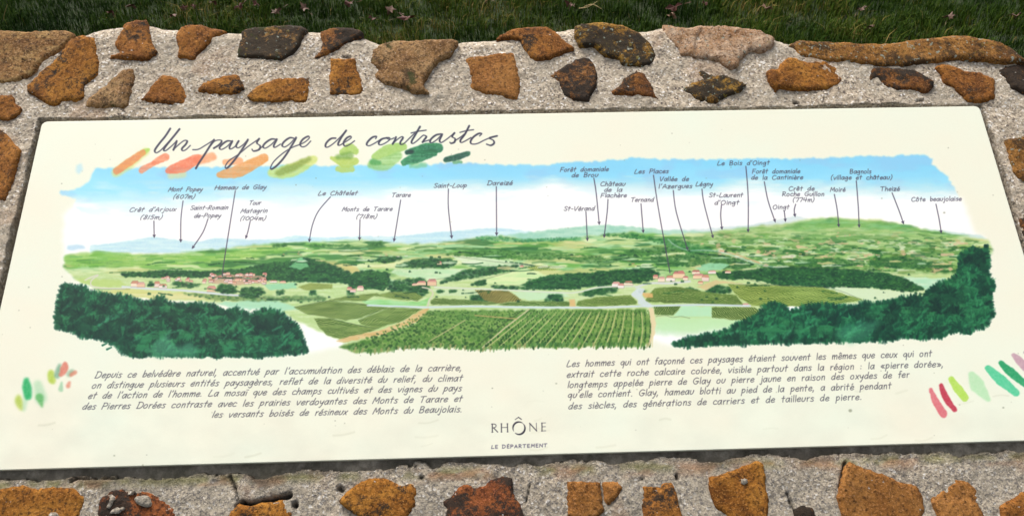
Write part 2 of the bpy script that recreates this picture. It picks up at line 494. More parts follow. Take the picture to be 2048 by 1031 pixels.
    # the river and roads
    pline(smoothline([(1336, 478), (1350, 490), (1376, 500), (1410, 500), (1440, 503), (1478, 515), (1517, 528), (1560, 536)]), 1.1, (196, 216, 222), .55, 1.2)
    pline(smoothline([(1440, 501), (1480, 511), (1520, 526)]), .8, (222, 170, 140), .8, .8)
    pline(smoothline([(170, 560), (185, 553), (196, 550), (182, 562), (190, 574), (250, 577)]), 1.3, (220, 216, 206), .9, .8)
    pline(smoothline([(245, 573), (300, 577), (360, 580), (470, 590), (520, 588)]), 2.0, (214, 222, 226), .95, .8)
    pline(smoothline([(870, 574), (950, 577), (1040, 581), (1130, 585), (1160, 583), (1200, 574), (1270, 572)]), 1.7, (216, 224, 206), .95, .8)
    # villages
    r = random.Random(5)

    def house(x, y, w, h, wall=None, roof=None):
        wall = wall or r.choice([(242, 226, 206), (238, 214, 180), (240, 232, 226), (232, 200, 170), (236, 214, 206)])
        roof = roof or r.choice([(214, 160, 150), (204, 142, 134), (222, 178, 168), (206, 156, 132), (190, 128, 118)])
        fill([(x, y), (x+w, y), (x+w, y-h), (x, y-h)], wall, .97, .3, 0, 0)
        fill([(x-.8, y-h+.4), (x+w*.2, y-h*1.65), (x+w*.85, y-h*1.7), (x+w+1, y-h+.4)], roof, .97, .3, 0, 0)
        pline([(x, y), (x+w, y), (x+w, y-h)], .35, (110, 96, 96), .55, .5)
        pline([(x-.8, y-h+.4), (x+w*.2, y-h*1.65), (x+w*.85, y-h*1.7)], .35, (120, 90, 90), .5, .5)
    fill([(425, 566), (432, 550), (480, 547), (530, 552), (532, 564), (480, 570)], (206, 172, 150), .8, 1.5, 1)
    for i in range(64):
        x = r.uniform(418, 528); k = (x-418)/110
        y = 549+r.uniform(0, 18)+2*k
        if y > 566 and x < 450:
            continue
        house(x, y, r.uniform(5, 10), r.uniform(2.4, 4))
    for i in range(16):
        house(r.uniform(318, 420), 562+r.uniform(-5, 5), r.uniform(5, 10), r.uniform(2.5, 4))
    for x, y, w, h in [(262, 573, 16, 7), (274, 574, 16, 6), (308, 574, 12, 7), (318, 576, 16, 5), (414, 583, 18, 7), (362, 574, 14, 5), (560, 566, 12, 3), (540, 565, 14, 3)]:
        house(x, y, w, h)
    wood([(295, 572), (300, 560), (308, 570)], 26, 3, DK, 41)
    wood([(432, 580), (440, 568), (466, 570), (474, 584), (450, 586)], 90, 3.4, DK, 42)
    wood([(478, 592), (485, 576), (520, 574), (530, 586), (500, 596)], 110, 3.4, DK, 43)
    wood([(340, 570), (350, 562), (400, 570), (380, 576)], 50, 2.6, DK, 44)
    for x, y, w, h in [(694, 580, 10, 4), (700, 584, 12, 4), (714, 581, 13, 6), (824, 571, 12, 3), (834, 570, 18, 5), (855, 571, 18, 8),
                       (1224, 573, 16, 6), (1236, 576, 12, 6), (1248, 570, 18, 5), (1306, 557, 10, 5), (1316, 563, 14, 6), (1332, 562, 18, 7),
                       (1346, 556, 24, 9), (1366, 560, 10, 5), (1384, 548, 16, 5), (1386, 557, 22, 6), (1404, 562, 14, 8), (1416, 547, 16, 4),
                       (1396, 568, 10, 4), (1484, 613, 14, 4), (1450, 546, 12, 3), (1040, 535, 7, 3), (874, 529, 9, 4)]:
        house(x, y, w, h)
    pline(smoothline([(1272, 574), (1300, 566), (1340, 566), (1380, 562)]), 2, (214, 220, 222), .9, .8)
    fill([(1395, 572), (1430, 560), (1490, 566), (1440, 566), (1412, 580)], (220, 196, 150), .8, 1, 1)
    # vineyards
    VB = (150, 172, 96); VD = (70, 104, 46); VL = (190, 200, 134)
    rows([(596, 574), (620, 566), (665, 568), (664, 576), (610, 580)], .8, 3, (120, 140, 70), VL, 1, (170, 182, 104))
    rows([(655, 600), (700, 590), (760, 586), (745, 592), (730, 602), (690, 600)], .5, 3, VD, VL, 2, VB)
    rows([(742, 590), (790, 583), (830, 584), (846, 594), (836, 601), (790, 597)], -.6, 3, VD, VL, 3, VB)
    fill([(722, 602), (760, 598), (800, 602), (840, 603), (862, 592), (852, 611), (790, 611), (736, 609)], (150, 210, 134), .95, .6, 1, col2=(176, 224, 170))
    rows([(588, 614), (660, 601), (736, 609), (778, 614), (714, 637), (690, 640), (655, 634), (610, 626)], .45, 3.1, VD, VL, 4, (140, 164, 92))
    rows([(628, 636), (660, 636), (716, 650), (760, 655), (725, 668), (678, 678), (652, 668), (640, 655)], .12, 3.1, VD, VL, 5, (142, 168, 92))
    rows([(716, 640), (780, 615), (845, 618), (800, 643), (752, 656), (722, 648)], .5, 3.1, VD, VL, 6, (140, 166, 88))
    fill([(858, 616), (846, 618), (800, 645), (758, 660), (700, 672), (670, 682), (690, 684), (770, 668), (830, 645), (852, 628)],
         (214, 178, 118), .95, .8, 1, col2=(228, 202, 156))
    rows([(862, 600), (870, 596), (940, 600), (1000, 605), (985, 609), (862, 609)], .1, 2.6, VD, VL, 7, (110, 142, 76))
    rows([(950, 579), (1018, 582), (1044, 600), (1000, 606), (968, 600)], .9, 4, (96, 96, 52), (196, 176, 110), 8, (150, 146, 84))
    rows([(1054, 536), (1070, 530), (1124, 534), (1110, 540), (1060, 541)], 1.0, 3, (130, 150, 80), VL, 9, (176, 192, 110))
    rows([(996, 608), (1040, 602), (1110, 602), (1139, 604), (1139, 612), (1010, 611)], .05, 2.5, VD, VL, 10, (112, 146, 76))
    rows([(1153, 611), (1156, 601), (1200, 593), (1262, 589), (1274, 604), (1272, 608), (1180, 613)], .12, 2.5, VD, VL, 11, (126, 158, 80))
    fill([(1138, 598), (1150, 598), (1152, 613), (1140, 614)], (222, 190, 136), .95, .6, 1)
    rows([(1296, 590), (1310, 575), (1363, 573), (1414, 584), (1472, 590), (1486, 608), (1380, 606), (1290, 603)], .06, 2.8, VD, VL, 12, (120, 152, 76))
    fill([(1282, 584), (1306, 586), (1306, 594), (1290, 595)], (222, 186, 126), .95, .6, 1)
    rows([(1456, 568), (1540, 570), (1642, 574), (1690, 588), (1724, 599), (1664, 609), (1574, 612), (1504, 611), (1480, 596), (1466, 582)],
         -.32, 3.4, (88, 120, 52), (190, 204, 124), 13, (156, 178, 94))
    rows([(1308, 612), (1362, 611), (1346, 630), (1308, 628)], .8, 3, VD, VL, 14, (104, 136, 72))
    fill([(1346, 631), (1364, 611), (1424, 613), (1424, 633)], (190, 230, 196), .95, .8, 1)
    fill([(1311, 634), (1346, 632), (1424, 634), (1500, 642), (1470, 652), (1380, 664), (1311, 660)], (198, 232, 186), .9, 1.5, 4)
    rows([(1424, 614), (1508, 614), (1524, 622), (1502, 641), (1460, 638), (1424, 634)], -.75, 3.4, VD, VL, 15, (126, 150, 84))
    # main vineyard
    fill([(856, 620), (1060, 619), (1294, 618), (1303, 650), (1300, 686), (1280, 693), (1200, 690), (1130, 696), (1060, 692), (960, 700),
          (900, 690), (800, 697), (740, 708), (700, 703), (676, 692), (760, 672), (830, 648)], (98, 142, 70), .97, 2, 2, .3, col2=(136, 168, 92))
    vc = [(56, 100, 48), (72, 118, 54), (44, 86, 44), (84, 136, 60), (104, 154, 70)]
    for i in range(26):                      # slanting rows, left block
        f = i/25
        x0 = 862+f*190; y0 = 622
        x1 = 690+f*270; y1 = 697+3*math.sin(i*2.1)
        n = 26
        for j in range(n):
            t = (j+r.random()*.7)/n
            t2 = t**1.25
            x = x0+(x1-x0)*t2; y = y0+(y1-y0)*t2
            s = 1.2+2.5*t2
            x += r.gauss(0, 1.6); y += r.gauss(0, .9)
            seg((x, y), (x+r.uniform(-3, 3), y-s*.4), s*r.uniform(.5, 1.1), s*.6, r.choice(vc), .75, .9)
    pline([(1058, 618), (1010, 655), (958, 700)], 1.4, (214, 206, 168), .9, .8)
    pline([(1045, 620), (1000, 652), (944, 700)], 1.2, (52, 88, 46), .6, .8)
    pline([(950, 630), (1034, 637)], 1.0, (200, 176, 120), .9, .8)
    pline([(930, 640), (858, 682)], 1.0, (206, 196, 150), .8, .8)
    for i in range(29):                      # the fan of rows
        f = i/28
        x0 = 1060+f*236; y0 = 620
        x1 = 968+f*334 if f < .3 else 1066+(f-.3)*332; y1 = 694+3*math.sin(i*1.7)
        n = 24
        for j in range(n):
            t = (j+r.random()*.6)/n
            t2 = t**1.3
            x = x0+(x1-x0)*t2+math.sin(t*3)*f*4; y = y0+(y1-y0)*t2
            s = 1.3+2.3*t2
            x += r.gauss(0, .7)
            seg((x, y), (x+r.uniform(-1, 1), y+s), s*r.uniform(.55, .85), s*.5, r.choice(vc), .85, .7)
        if i % 2 == 0:
            pline([(x0+4, y0+4), ((x0+x1)/2+6+f*3, (y0+y1)/2), (x1+6, y1)], .9, (222, 212, 160), .75, .8)
    # roads in front
    pline([(735, 610), (850, 614), (940, 612), (1060, 614), (1200, 614.5), (1300, 611), (1400, 609), (1500, 611)], 1.9, (208, 222, 224), .97, .7)
    fill([(1277, 574), (1262, 588), (1276, 600), (1276, 608), (1302, 616), (1306, 610), (1290, 600), (1284, 590), (1290, 577)], (212, 224, 228), .97, .5, 1)
    pline(smoothline([(856, 612), (858, 600), (866, 588), (860, 578), (845, 574)]), 1.6, (214, 212, 190), .9, .8)
    fill([(1298, 614), (1306, 616), (1312, 645), (1310, 665), (1300, 690), (1296, 694), (1302, 660), (1300, 635)], (232, 216, 178), .97, .8, 1)
    rh = random.Random(77)
    for i in range(46):
        x = rh.uniform(560, 1900); y = rh.triangular(492, 545, 520)
        if x > 1340 and y < 480+abs(x-1660)*.03:
            continue
        L = rh.uniform(16, 46); h_ = rh.uniform(1.5, 4)*(y-470)/50; sk = rh.uniform(-8, 8)
        fill([(x, y), (x+L*.6, y-h_*.5), (x+L+sk, y+h_*.5), (x+L*.5+sk, y+h_), (x+sk*.5, y+h_*.8)], rh.choice([(222, 236, 204), (206, 230, 176), (196, 226, 190), (222, 212, 160), (228, 236, 214)]), .8, .8, 1)
        if rh.random() < .7:
            pline(smoothline([(x, y+h_), (x+L*.5, y+h_*1.2), (x+L+sk, y+h_*.6)]), rh.uniform(.5, 1.2), (44, 100, 58), .75, .8)
    for i in range(70):
        x = rh.uniform(200, 1850); y = rh.uniform(492, 604)
        if x < 560 and y < 540:
            y = rh.uniform(515, 545)
        L = rh.uniform(14, 60); sk = rh.uniform(-.16, .16)*L
        P_ = smoothline([(x, y), (x+L*.3, y+sk*.2+rh.uniform(-1, 1)), (x+L*.7, y+sk*.7+rh.uniform(-1, 1)), (x+L, y+sk)], 4)
        pline(P_, [rh.uniform(.4, 1.6) for _ in P_], rh.choice([(36, 92, 54), (50, 110, 60), (30, 80, 54)]), .7, .8)
    for i in range(120):
        x = rh.uniform(200, 1900); y = rh.uniform(500, 606)
        if (x < 560 and y < 545) or (1255 < x < 1315 and y > 570):
            continue
        s_ = rh.uniform(1.2, 2.6)
        seg((x, y), (x+rh.uniform(0, 3), y), s_, s_*.8, rh.choice([(36, 92, 54), (50, 110, 60), (30, 80, 54)]), .75, .9)
        seg((x-s_, y+s_*.8), (x+s_+2, y+s_*.8), .5, .4, (30, 60, 44), .5, .6)
    # pencil lines round the fields
    for p in [[(1296, 600), (1380, 605), (1485, 609)], [(588, 614), (660, 601), (736, 609)], [(1456, 568), (1642, 573), (1722, 598)],
              [(716, 640), (780, 615), (845, 618)], [(778, 583), (835, 602)], [(1312, 632), (1330, 630), (1345, 634), (1362, 632), (1380, 636)],
              [(955, 562), (1030, 541)], [(905, 512), (1058, 531), (1130, 533)], [(1480, 540), (1600, 534), (1740, 541)], [(1488, 556), (1560, 571), (1740, 574)],
              [(860, 560), (960, 545), (1035, 530)], [(180, 578), (260, 578)], [(480, 590), (560, 598), (650, 596)], [(655, 634), (716, 650), (755, 656)]]:
        pline(smoothline(p), .45, (70, 84, 70), .5, .5)

    # dark trees in front, left and right
    dl = [(122, 571), (141, 567), (150, 573), (167, 573), (180, 582), (205, 586), (231, 590), (261, 592), (278, 599), (290, 604), (303, 599),
          (320, 594), (346, 607), (372, 607), (397, 607), (427, 609), (444, 620), (474, 616), (500, 629), (530, 616), (560, 622), (580, 638),
          (598, 656), (612, 688), (615, 703), (596, 706), (560, 709), (500, 712), (440, 711), (370, 712), (300, 710), (268, 714), (248, 705),
          (232, 692), (216, 684), (200, 676), (165, 674), (140, 662), (112, 655), (111, 625), (118, 590)]
    dr = [(1344, 686), (1376, 675), (1414, 670), (1446, 660), (1472, 647), (1504, 635), (1517, 624), (1530, 611), (1549, 603), (1568, 611),
          (1581, 621), (1600, 614), (1626, 608), (1664, 608), (1696, 611), (1738, 605), (1768, 603), (1816, 591), (1846, 592), (1864, 572),
          (1894, 559), (1916, 546), (1918, 513), (1932, 500), (1947, 494), (1962, 502), (1974, 489), (1979, 524), (1977, 542), (1990, 570),
          (1982, 594), (1988, 629), (1975, 649), (1932, 666), (1912, 662), (1885, 672), (1842, 676), (1807, 673), (1785, 680), (1711, 682),
          (1602, 684), (1500, 686), (1430, 689), (1352, 691)]
    for poly, sd_, lift in ((dl, 51, 1), (dr, 52, -1)):
        rr = random.Random(sd_)
        fill(poly, (26, 98, 66), .98, 2.5, 2, .2, col2=(44, 124, 78))
        (a, b, c, d), k = mask(poly, 2.5, 2)
        v1 = fnoise(d-c, b-a, 30, 34, sd_, 4)
        lowish = np.clip((PYY[c:d, None]-640)/50, 0, 1)
        blend((a, b, c, d), k*np.clip((v1-.50)*7, 0, 1)*(.25+.5*lowish), (54, 140, 96))
        blend((a, b, c, d), k*np.clip((.50-v1)*7, 0, 1)*.6, (18, 72, 58))
        for x, y in sorted(pick(poly, 130, sd_+9), key=lambda p: p[1]):
            R_ = rr.uniform(12, 24)
            v = v1[min(d-c-1, max(0, int((y-Y0)*S)-c)), min(b-a-1, max(0, int((x-X0)*S)-a))]
            dk_ = v < .52
            for q_ in range(30):
                an = rr.uniform(-.35, math.pi+.35) if lift > 0 else rr.uniform(-.6, math.pi+.1)
                r0_ = R_*rr.uniform(.1, .5); r1_ = R_*rr.uniform(.6, 1.0)
                p0 = (x+math.cos(an)*r0_, y+6-math.sin(an)*r0_*.9); p1 = (x+math.cos(an)*r1_, y+6-math.sin(an)*r1_*.9)
                if not inside(np.array([p1[0]]), np.array([p1[1]]), poly)[0]:
                    continue
                light = math.cos(an) > .2 and rr.random() < .5
                c_ = rr.choice([(40, 126, 84), (58, 146, 98)] if light and not dk_ else ([(24, 92, 68), (20, 80, 62)] if light or not dk_ else [(16, 64, 54), (20, 74, 56), (12, 56, 52)]))
                seg(p0, p1, 2.1, .9, c_, rr.uniform(.4, .8), 1.1)
        # paler brushwork showing between the crowns
        for q_ in range(90):
            x, y = pick(poly, 1, sd_*100+q_)[0] if pick(poly, 1, sd_*100+q_) else (0, 0)
            if x == 0 or y < 620:
                continue
            dx_ = rr.uniform(8, 22); sl_ = rr.uniform(.3, 1.1)
            pline([(x, y), (x+dx_*.5, y-dx_*.5*sl_), (x+dx_, y-dx_*sl_)], rr.uniform(1.0, 2.6), rr.choice([(70, 162, 112), (96, 184, 138), (52, 138, 92)]), rr.uniform(.25, .6), 2)
        for x, y in pick(poly, 900, sd_):
            v = v1[min(d-c-1, max(0, int((y-Y0)*S)-c)), min(b-a-1, max(0, int((x-X0)*S)-a))]
            if v > .57 and y > 655 and rr.random() < .8:
                continue
            if v < .5:
                c_ = rr.choice([(14, 60, 52), (18, 68, 56), (26, 84, 62), (22, 76, 58)])
            elif v < .56:
                c_ = rr.choice([(20, 84, 62), (26, 98, 66), (16, 66, 56), (36, 120, 78)])
            else:
                c_ = rr.choice([(44, 132, 86), (30, 108, 72), (20, 80, 62), (72, 160, 108)])
            a_ = (math.pi/2+rr.uniform(-1.0, 1.0)) if lift > 0 else (math.pi/2-.35+rr.uniform(-.9, .9))
            L = rr.uniform(4, 11)
            seg((x, y), (x+math.cos(a_)*L, y-math.sin(a_)*L), rr.uniform(1.4, 2.6), .8, c_, rr.uniform(.3, .7), 1.2)
        n = len(poly)
        for i in range(n):                    # leafy fringe
            p, q = poly[i], poly[(i+1) % n]
            L = math.hypot(q[0]-p[0], q[1]-p[1])
            for k_ in range(int(L/2.2)):
                t = rr.random()
                x = p[0]+(q[0]-p[0])*t; y = p[1]+(q[1]-p[1])*t
                nx_, ny_ = (q[1]-p[1])/L, -(q[0]-p[0])/L
                a_ = math.atan2(ny_, nx_)+rr.uniform(-.9, .9)
                big_ = max(0, math.sin(x*.16+sd_)+math.sin(x*.067+y*.05))*2.2
                l_ = rr.uniform(.5, 3.5)+big_
                seg((x-nx_*4, y-ny_*4), (x+math.cos(a_)*l_, y+math.sin(a_)*l_), rr.uniform(1.8, 3), 1.3, rr.choice([(18, 78, 60), (24, 92, 66), (40, 120, 80), (16, 66, 56)]), rr.uniform(.45, .8), 1.4)
    # pale washes low in the trees
    fill([(296, 700), (330, 672), (360, 694), (380, 682), (400, 700), (390, 712), (310, 713)], (110, 190, 150), .55, 4, 6, .4)
    fill([(1660, 672), (1700, 645), (1760, 640), (1740, 672), (1700, 684)], (100, 184, 144), .45, 5, 7, .4)
    for x, y in ((205, 690), (214, 698), (222, 688), (210, 683)):
        seg((x, y), (x+9, y-4), 2, 1.2, (30, 110, 80), .9, .8)
    # loose tips of the vines under the picture
    for x in range(700, 1296, 7):
        x_ = x+r.uniform(-3, 3)
        yb = np.interp(x, [680, 740, 800, 880, 960, 1060, 1200, 1290], [690, 703, 696, 690, 699, 690, 689, 690])
        seg((x_, yb-3), (x_-r.uniform(0, 4), yb+r.uniform(2, 7)), 2.4, 1.0, r.choice([(90, 140, 76), (120, 162, 100), (166, 168, 116), (70, 124, 66)]), .8, .8)

    # brush marks under the title
    wash([(232, 345), (262, 325), (292, 302)], [9, 10, 7], (214, 222, 140), .75, 1, 3)
    wash([(284, 306), (297, 299)], [6, 3], (178, 216, 104), .9, .8, 1)
    wash([(233, 342), (262, 322), (286, 305)], [7, 8, 6], (234, 158, 96), .9, .8, 1, col2=(226, 146, 100))
    wash([(283, 341), (308, 326)], [6, 5], (234, 142, 104), .9, .8, 1, col2=(240, 160, 124))
    wash([(307, 326), (331, 314)], [5, 8], (234, 142, 104), .9, .8, 1, col2=(240, 160, 124))
    wash([(342, 351), (366, 348)], 7, (218, 222, 160), .7, 1, 3)
    wash([(395, 321), (424, 314)], [9, 9], (240, 164, 118), .85, .8, 2, col2=(238, 176, 130))
    wash([(336, 341), (365, 333), (395, 317)], [6, 13, 9], (236, 128, 92), .9, .8, 1, col2=(240, 148, 110))
    wash([(450, 324), (480, 322)], [6, 7], (238, 172, 122), .85, .8, 1)
    wash([(439, 350), (480, 341), (528, 316)], [6, 13, 9], (228, 160, 84), .9, .8, 1, col2=(234, 172, 110))
    wash([(545, 346), (580, 342), (627, 319)], [9, 14, 8], (196, 218, 104), .8, 1, 2, col2=(210, 224, 130))
    wash([(556, 346), (585, 335), (618, 318)], [6, 8, 5], (134, 160, 66), .75, 1, 3)
    wash([(685, 304), (700, 296), (712, 303)], [6, 10, 6], (172, 208, 104), .9, 1, 1)
    wash([(664, 316), (690, 325), (710, 322)], [4, 11, 8], (182, 208, 100), .9, 1, 1)
    wash([(676, 338), (704, 338)], [6, 6], (186, 210, 110), .9, 1.5, 1)
    wash([(676, 314), (700, 310)], [5, 8], (116, 166, 72), .75, 1, 3)
    wash([(750, 314), (775, 302), (806, 294)], [7, 12, 8], (168, 206, 110), .9, 1, 1)
    wash([(742, 330), (770, 328), (796, 312)], [8, 13, 9], (146, 196, 112), .85, 1, 2, col2=(170, 212, 140))
    wash([(744, 324), (758, 326)], [6, 4], (82, 166, 92), .8, 1, 2)
    wash([(815, 305), (850, 297), (878, 296)], [5, 10, 9], (26, 116, 82), .95, .8, 1, col2=(40, 138, 86))
    wash([(808, 325), (835, 315), (868, 305)], [6, 11, 8], (28, 116, 78), .95, 1.2, 1, col2=(60, 154, 104))
    wash([(814, 305), (824, 303)], 4, (14, 62, 60), .9, .8, 2)
    wash([(822, 331), (850, 330)], 5, (130, 196, 140), .7, 1.5, 2)
    wash([(892, 320), (915, 314), (937, 307)], [5, 7, 4], (24, 88, 74), .95, .8, 1, col2=(40, 112, 84))
    wash([(908, 325), (922, 324)], 3, (80, 160, 110), .7, 1, 1)

    # colour swatches in the lower corners
    for pts, rd, c1, al, so in [
        ([(37, 792), (38, 803), (43, 817)], [4, 8, 3], (184, 206, 96), .9, 4), ([(52, 790), (48, 818)], [5, 4], (176, 218, 186), .6, 4),
        ([(53, 760), (54, 775), (56, 792)], [5, 9, 7], (46, 180, 110), .92, 3), ([(76, 768), (82, 796)], [9, 12], (184, 222, 188), .75, 5),
        ([(79, 794), (84, 812)], [8, 2], (96, 182, 104), .8, 3), ([(102, 745), (104, 760)], [7, 7], (186, 210, 92), .92, 3),
        ([(119, 730), (114, 750)], [4, 6], (126, 174, 146), .8, 3), ([(131, 726), (128, 738), (121, 749)], [4, 8, 4], (222, 136, 118), .92, 2),
        ([(137, 748), (143, 742)], 5, (140, 176, 146), .7, 3), ([(142, 749), (150, 744)], 4, (218, 144, 118), .85, 2),
        ([(124, 764), (121, 778)], [2, 5], (160, 206, 170), .8, 2), ([(138, 765), (136, 771)], [3, 4], (226, 154, 132), .85, 2),
        ([(1862, 778), (1870, 800), (1887, 826)], [4, 7, 8], (222, 118, 128), .9, 1), ([(1882, 769), (1892, 795), (1909, 818)], [4, 7, 5], (196, 60, 82), .93, 1),
        ([(1902, 757), (1915, 776), (1929, 794)], [6, 9, 8], (186, 222, 96), .92, 1), ([(1944, 750), (1955, 770), (1977, 798)], [8, 15, 4], (192, 230, 188), .9, 2),
        ([(1976, 735), (2000, 758), (2032, 784)], [6, 11, 7], (92, 206, 158), .92, 1), ([(2002, 725), (2022, 744), (2052, 768)], [5, 9, 6], (42, 162, 106), .93, 1),
        ([(2027, 709), (2040, 722), (2060, 742)], [4, 8, 9], (200, 162, 176), .9, 1), ([(2052, 704), (2072, 718), (2092, 738)], [4, 7, 6], (120, 104, 150), .9, 1)]:
        wash(pts, rd, c1, al, .8, so)

    # pointers
    A = [[(307.8, 442), (308.4, 474)], [(366, 402), (361.9, 438), (361.5, 483)], [(415.9, 437.8), (405.6, 464.8), (384.7, 496)],
         [(470.6, 381.8), (447, 530), (445, 552), None], [(500.4, 442.3), (495.8, 462.8), (491.7, 475.5)],
         [(660.9, 393.7), (636.9, 422), (624.6, 450.7), (618.5, 482.5)], [(720, 439.5), (719, 479)], [(801.4, 399.9), (788, 481.5)],
         [(896.8, 378), (896.8, 415.9), (903.5, 475.4)], [(992.7, 373.2), (993.2, 469.6)], [(1187.7, 356.1), (1192.4, 385.9), (1198.5, 448)],
         [(1216, 398.6), (1214.3, 424.8), (1208.2, 473.7)], [(1171.9, 423.2), (1174.8, 480.2)], [(1282, 407.4), (1286.5, 464.2)],
         [(1307, 350.4), (1317, 418), (1340, 545), None], [(1346.6, 380.8), (1352.8, 424.8), (1375.3, 498.7)],
         [(1404, 378), (1408, 406.4), (1426, 474.5)], [(1443, 409.9), (1441.4, 431), (1444, 457.7)], [(1491.8, 332.6), (1496.3, 392), (1496.3, 462.8)],
         [(1528.7, 363.4), (1536.2, 401.4), (1550.3, 442.9)], [(1568.4, 421.3), (1570.9, 441.7)], [(1591.3, 408.4), (1588.5, 420), (1590.1, 432.3)],
         [(1668.7, 388.5), (1674.5, 420), (1677.6, 452.5)], [(1712.7, 361.6), (1716.7, 415.5), (1718.3, 453.4)],
         [(1784.2, 385.5), (1798.7, 422.5), (1806.9, 446.6)], [(1871.9, 408), (1878.4, 438.9), (1882.4, 465.1)]]
    for a_ in A:
        head = a_[-1] is not None
        pts = smoothline([p for p in a_ if p is not None], 5)
        pline(pts, .95, (86, 80, 104), .95, .6)
        if head:
            p, q = np.array(pts[-1]), np.array(pts[-3 if len(pts) > 3 else 0])
            u = (p-q)/np.linalg.norm(p-q); v = np.array((-u[1], u[0]))
            fill([tuple(p+u*2), tuple(p-u*5+v*3.4), tuple(p-u*4), tuple(p-u*5-v*3.4)], (86, 80, 104), 1, 0, 0, 0)

    # pointer names
    N = [("Crêt d'Arjoux", 258.6, 423.4, 353.3, 422.2), ("(815m)", 280.5, 438.6, 324.6, 438), ("Mont Popey", 336.5, 382.8, 405.6, 382.4),
         ("(607m)", 346.7, 397.2, 389.8, 397), ("Saint-Romain", 380, 419.7, 456.9, 418.7), ("de-Popey", 387.8, 435.1, 442.5, 434.6),
         ("Hameau de Glay", 429.6, 379.3, 532.8, 377.9), ("Tour", 497.3, 409.5, 522.5, 409.3), ("Matagrin", 480.9, 425.9, 535.8, 424.9),
         ("(1004m)", 480.5, 440.6, 531.7, 440.2), ("Le Châtelet", 636.5, 390.6, 715.3, 389.8), ("Monts de Tarare", 684, 422.4, 785.2, 421.4),
         ("(718m)", 712.8, 436.8, 754.2, 436.4), ("Tarare", 783.1, 393.9, 821.9, 393.6), ("Saint-Loup", 867.6, 375.5, 934.3, 374.5),
         ("Dareizé", 974.3, 370.1, 1025.6, 369.6), ("Forêt domaniale", 1120.4, 343.4, 1217.4, 341.8), ("de Brou", 1143.6, 354.1, 1196.3, 353.5),
         ("Château", 1201, 371.9, 1250.6, 371.4), ("de la", 1208.2, 383.4, 1244.7, 383), ("Flachère", 1201.6, 394.7, 1253.7, 394.3),
         ("St-Vérand", 1127.8, 421.2, 1189.3, 420.6), ("Les Places", 1269.1, 346.9, 1337.4, 346.2), ("Ternand", 1261.5, 403.3, 1307.7, 403),
         ("Vallée de", 1319.5, 361.9, 1377.8, 361.5), ("l'Azergues", 1317.5, 376.6, 1384.6, 375.6), ("Légny", 1391.7, 372.1, 1425.6, 371.8),
         ("St-Laurent", 1418, 394.1, 1486.1, 393.7), ("d'Oingt", 1429.1, 409, 1478.3, 408.6), ("Le Bois d'Oingt", 1434.8, 330.3, 1539, 329.3),
         ("Forêt domaniale", 1504.6, 346.8, 1600.2, 346), ("de la Cantinière", 1502.7, 358.9, 1605.9, 358.4), ("Crêt de", 1577.7, 381, 1628.8, 380.7),
         ("Roche Guillon", 1564.8, 392, 1648.3, 391.6), ("(774m)", 1586.2, 403.3, 1628.3, 403), ("Oingt", 1545.6, 417.8, 1578.9, 417.6),
         ("Bagnols", 1699.6, 346.8, 1742.5, 346.5), ("(village et château)", 1662.3, 358.9, 1784, 358.4), ("Moiré", 1660.5, 383.1, 1690.9, 383),
         ("Theizé", 1761.2, 381.5, 1799.2, 381.2), ("Côte beaujolaise", 1823.3, 402.6, 1922.9, 401)]
    for t in N:
        text(*t, xh=5.1, slant=.46-.44*(t[1]-250)/1700, r=.62, color=(82, 78, 96), al=.95)
    P = [("Depuis ce belvédère naturel, accentué par l'accumulation des déblais de la carrière,", 189.6, 755, 924.8, 740),
         ("on distingue plusieurs entités paysagères, reflet de la diversité du relief, du climat", 183, 775.7, 925.4, 761),
         ("et de l'action de l'homme. La mosaï que des champs cultivés et des vignes du pays", 175.6, 796.5, 924, 780.7),
         ("des Pierres Dorées contraste avec les prairies verdoyantes des Monts de Tarare et", 164, 818.1, 925.4, 802),
         ("les versants boisés de résineux des Monts du Beaujolais.", 423.7, 834.1, 925.4, 822.7)]
    for t in P:
        text(*t, xh=7.6, slant=(.45, .30), r=.68, color=(84, 83, 94), al=.95)
    P = [("Les hommes qui ont façonné ces paysages étaient souvent les mêmes que ceux qui ont", 1133.6, 732.6, 1863.4, 711.6),
         ("extrait cette roche calcaire colorée, visible partout dans la région : la «pierre dorée»,", 1133.6, 754, 1886.4, 732.4),
         ("longtemps appelée pierre de Glay ou pierre jaune en raison des oxydes de fer", 1135, 774.7, 1818.3, 753.7),
         ("qu'elle contient. Glay, hameau blotti au pied de la pente, a abrité pendant", 1136, 794.7, 1782.3, 776),
         ("des siècles, des générations de carriers et de tailleurs de pierre.", 1137, 817, 1723.2, 798)]
    for t in P:
        text(*t, xh=7.6, slant=(.22, .06), r=.68, color=(84, 83, 94), al=.95)
    # title
    def T(o, pts, n=6):
        P_ = smoothline([(o+x/4.876, 240+y/4.876) for x, y in pts], n)
        rr_ = []
        for i in range(len(P_)-1):
            dx = P_[i+1][0]-P_[i][0]; dy = P_[i+1][1]-P_[i][1]
            rr_.append(1.2+1.0*max(0, (dy*.8-dx*.5))/(math.hypot(dx, dy)+1e-6))
        pline(P_, [q*.86 for q in rr_], (56, 58, 82), .98, .8)
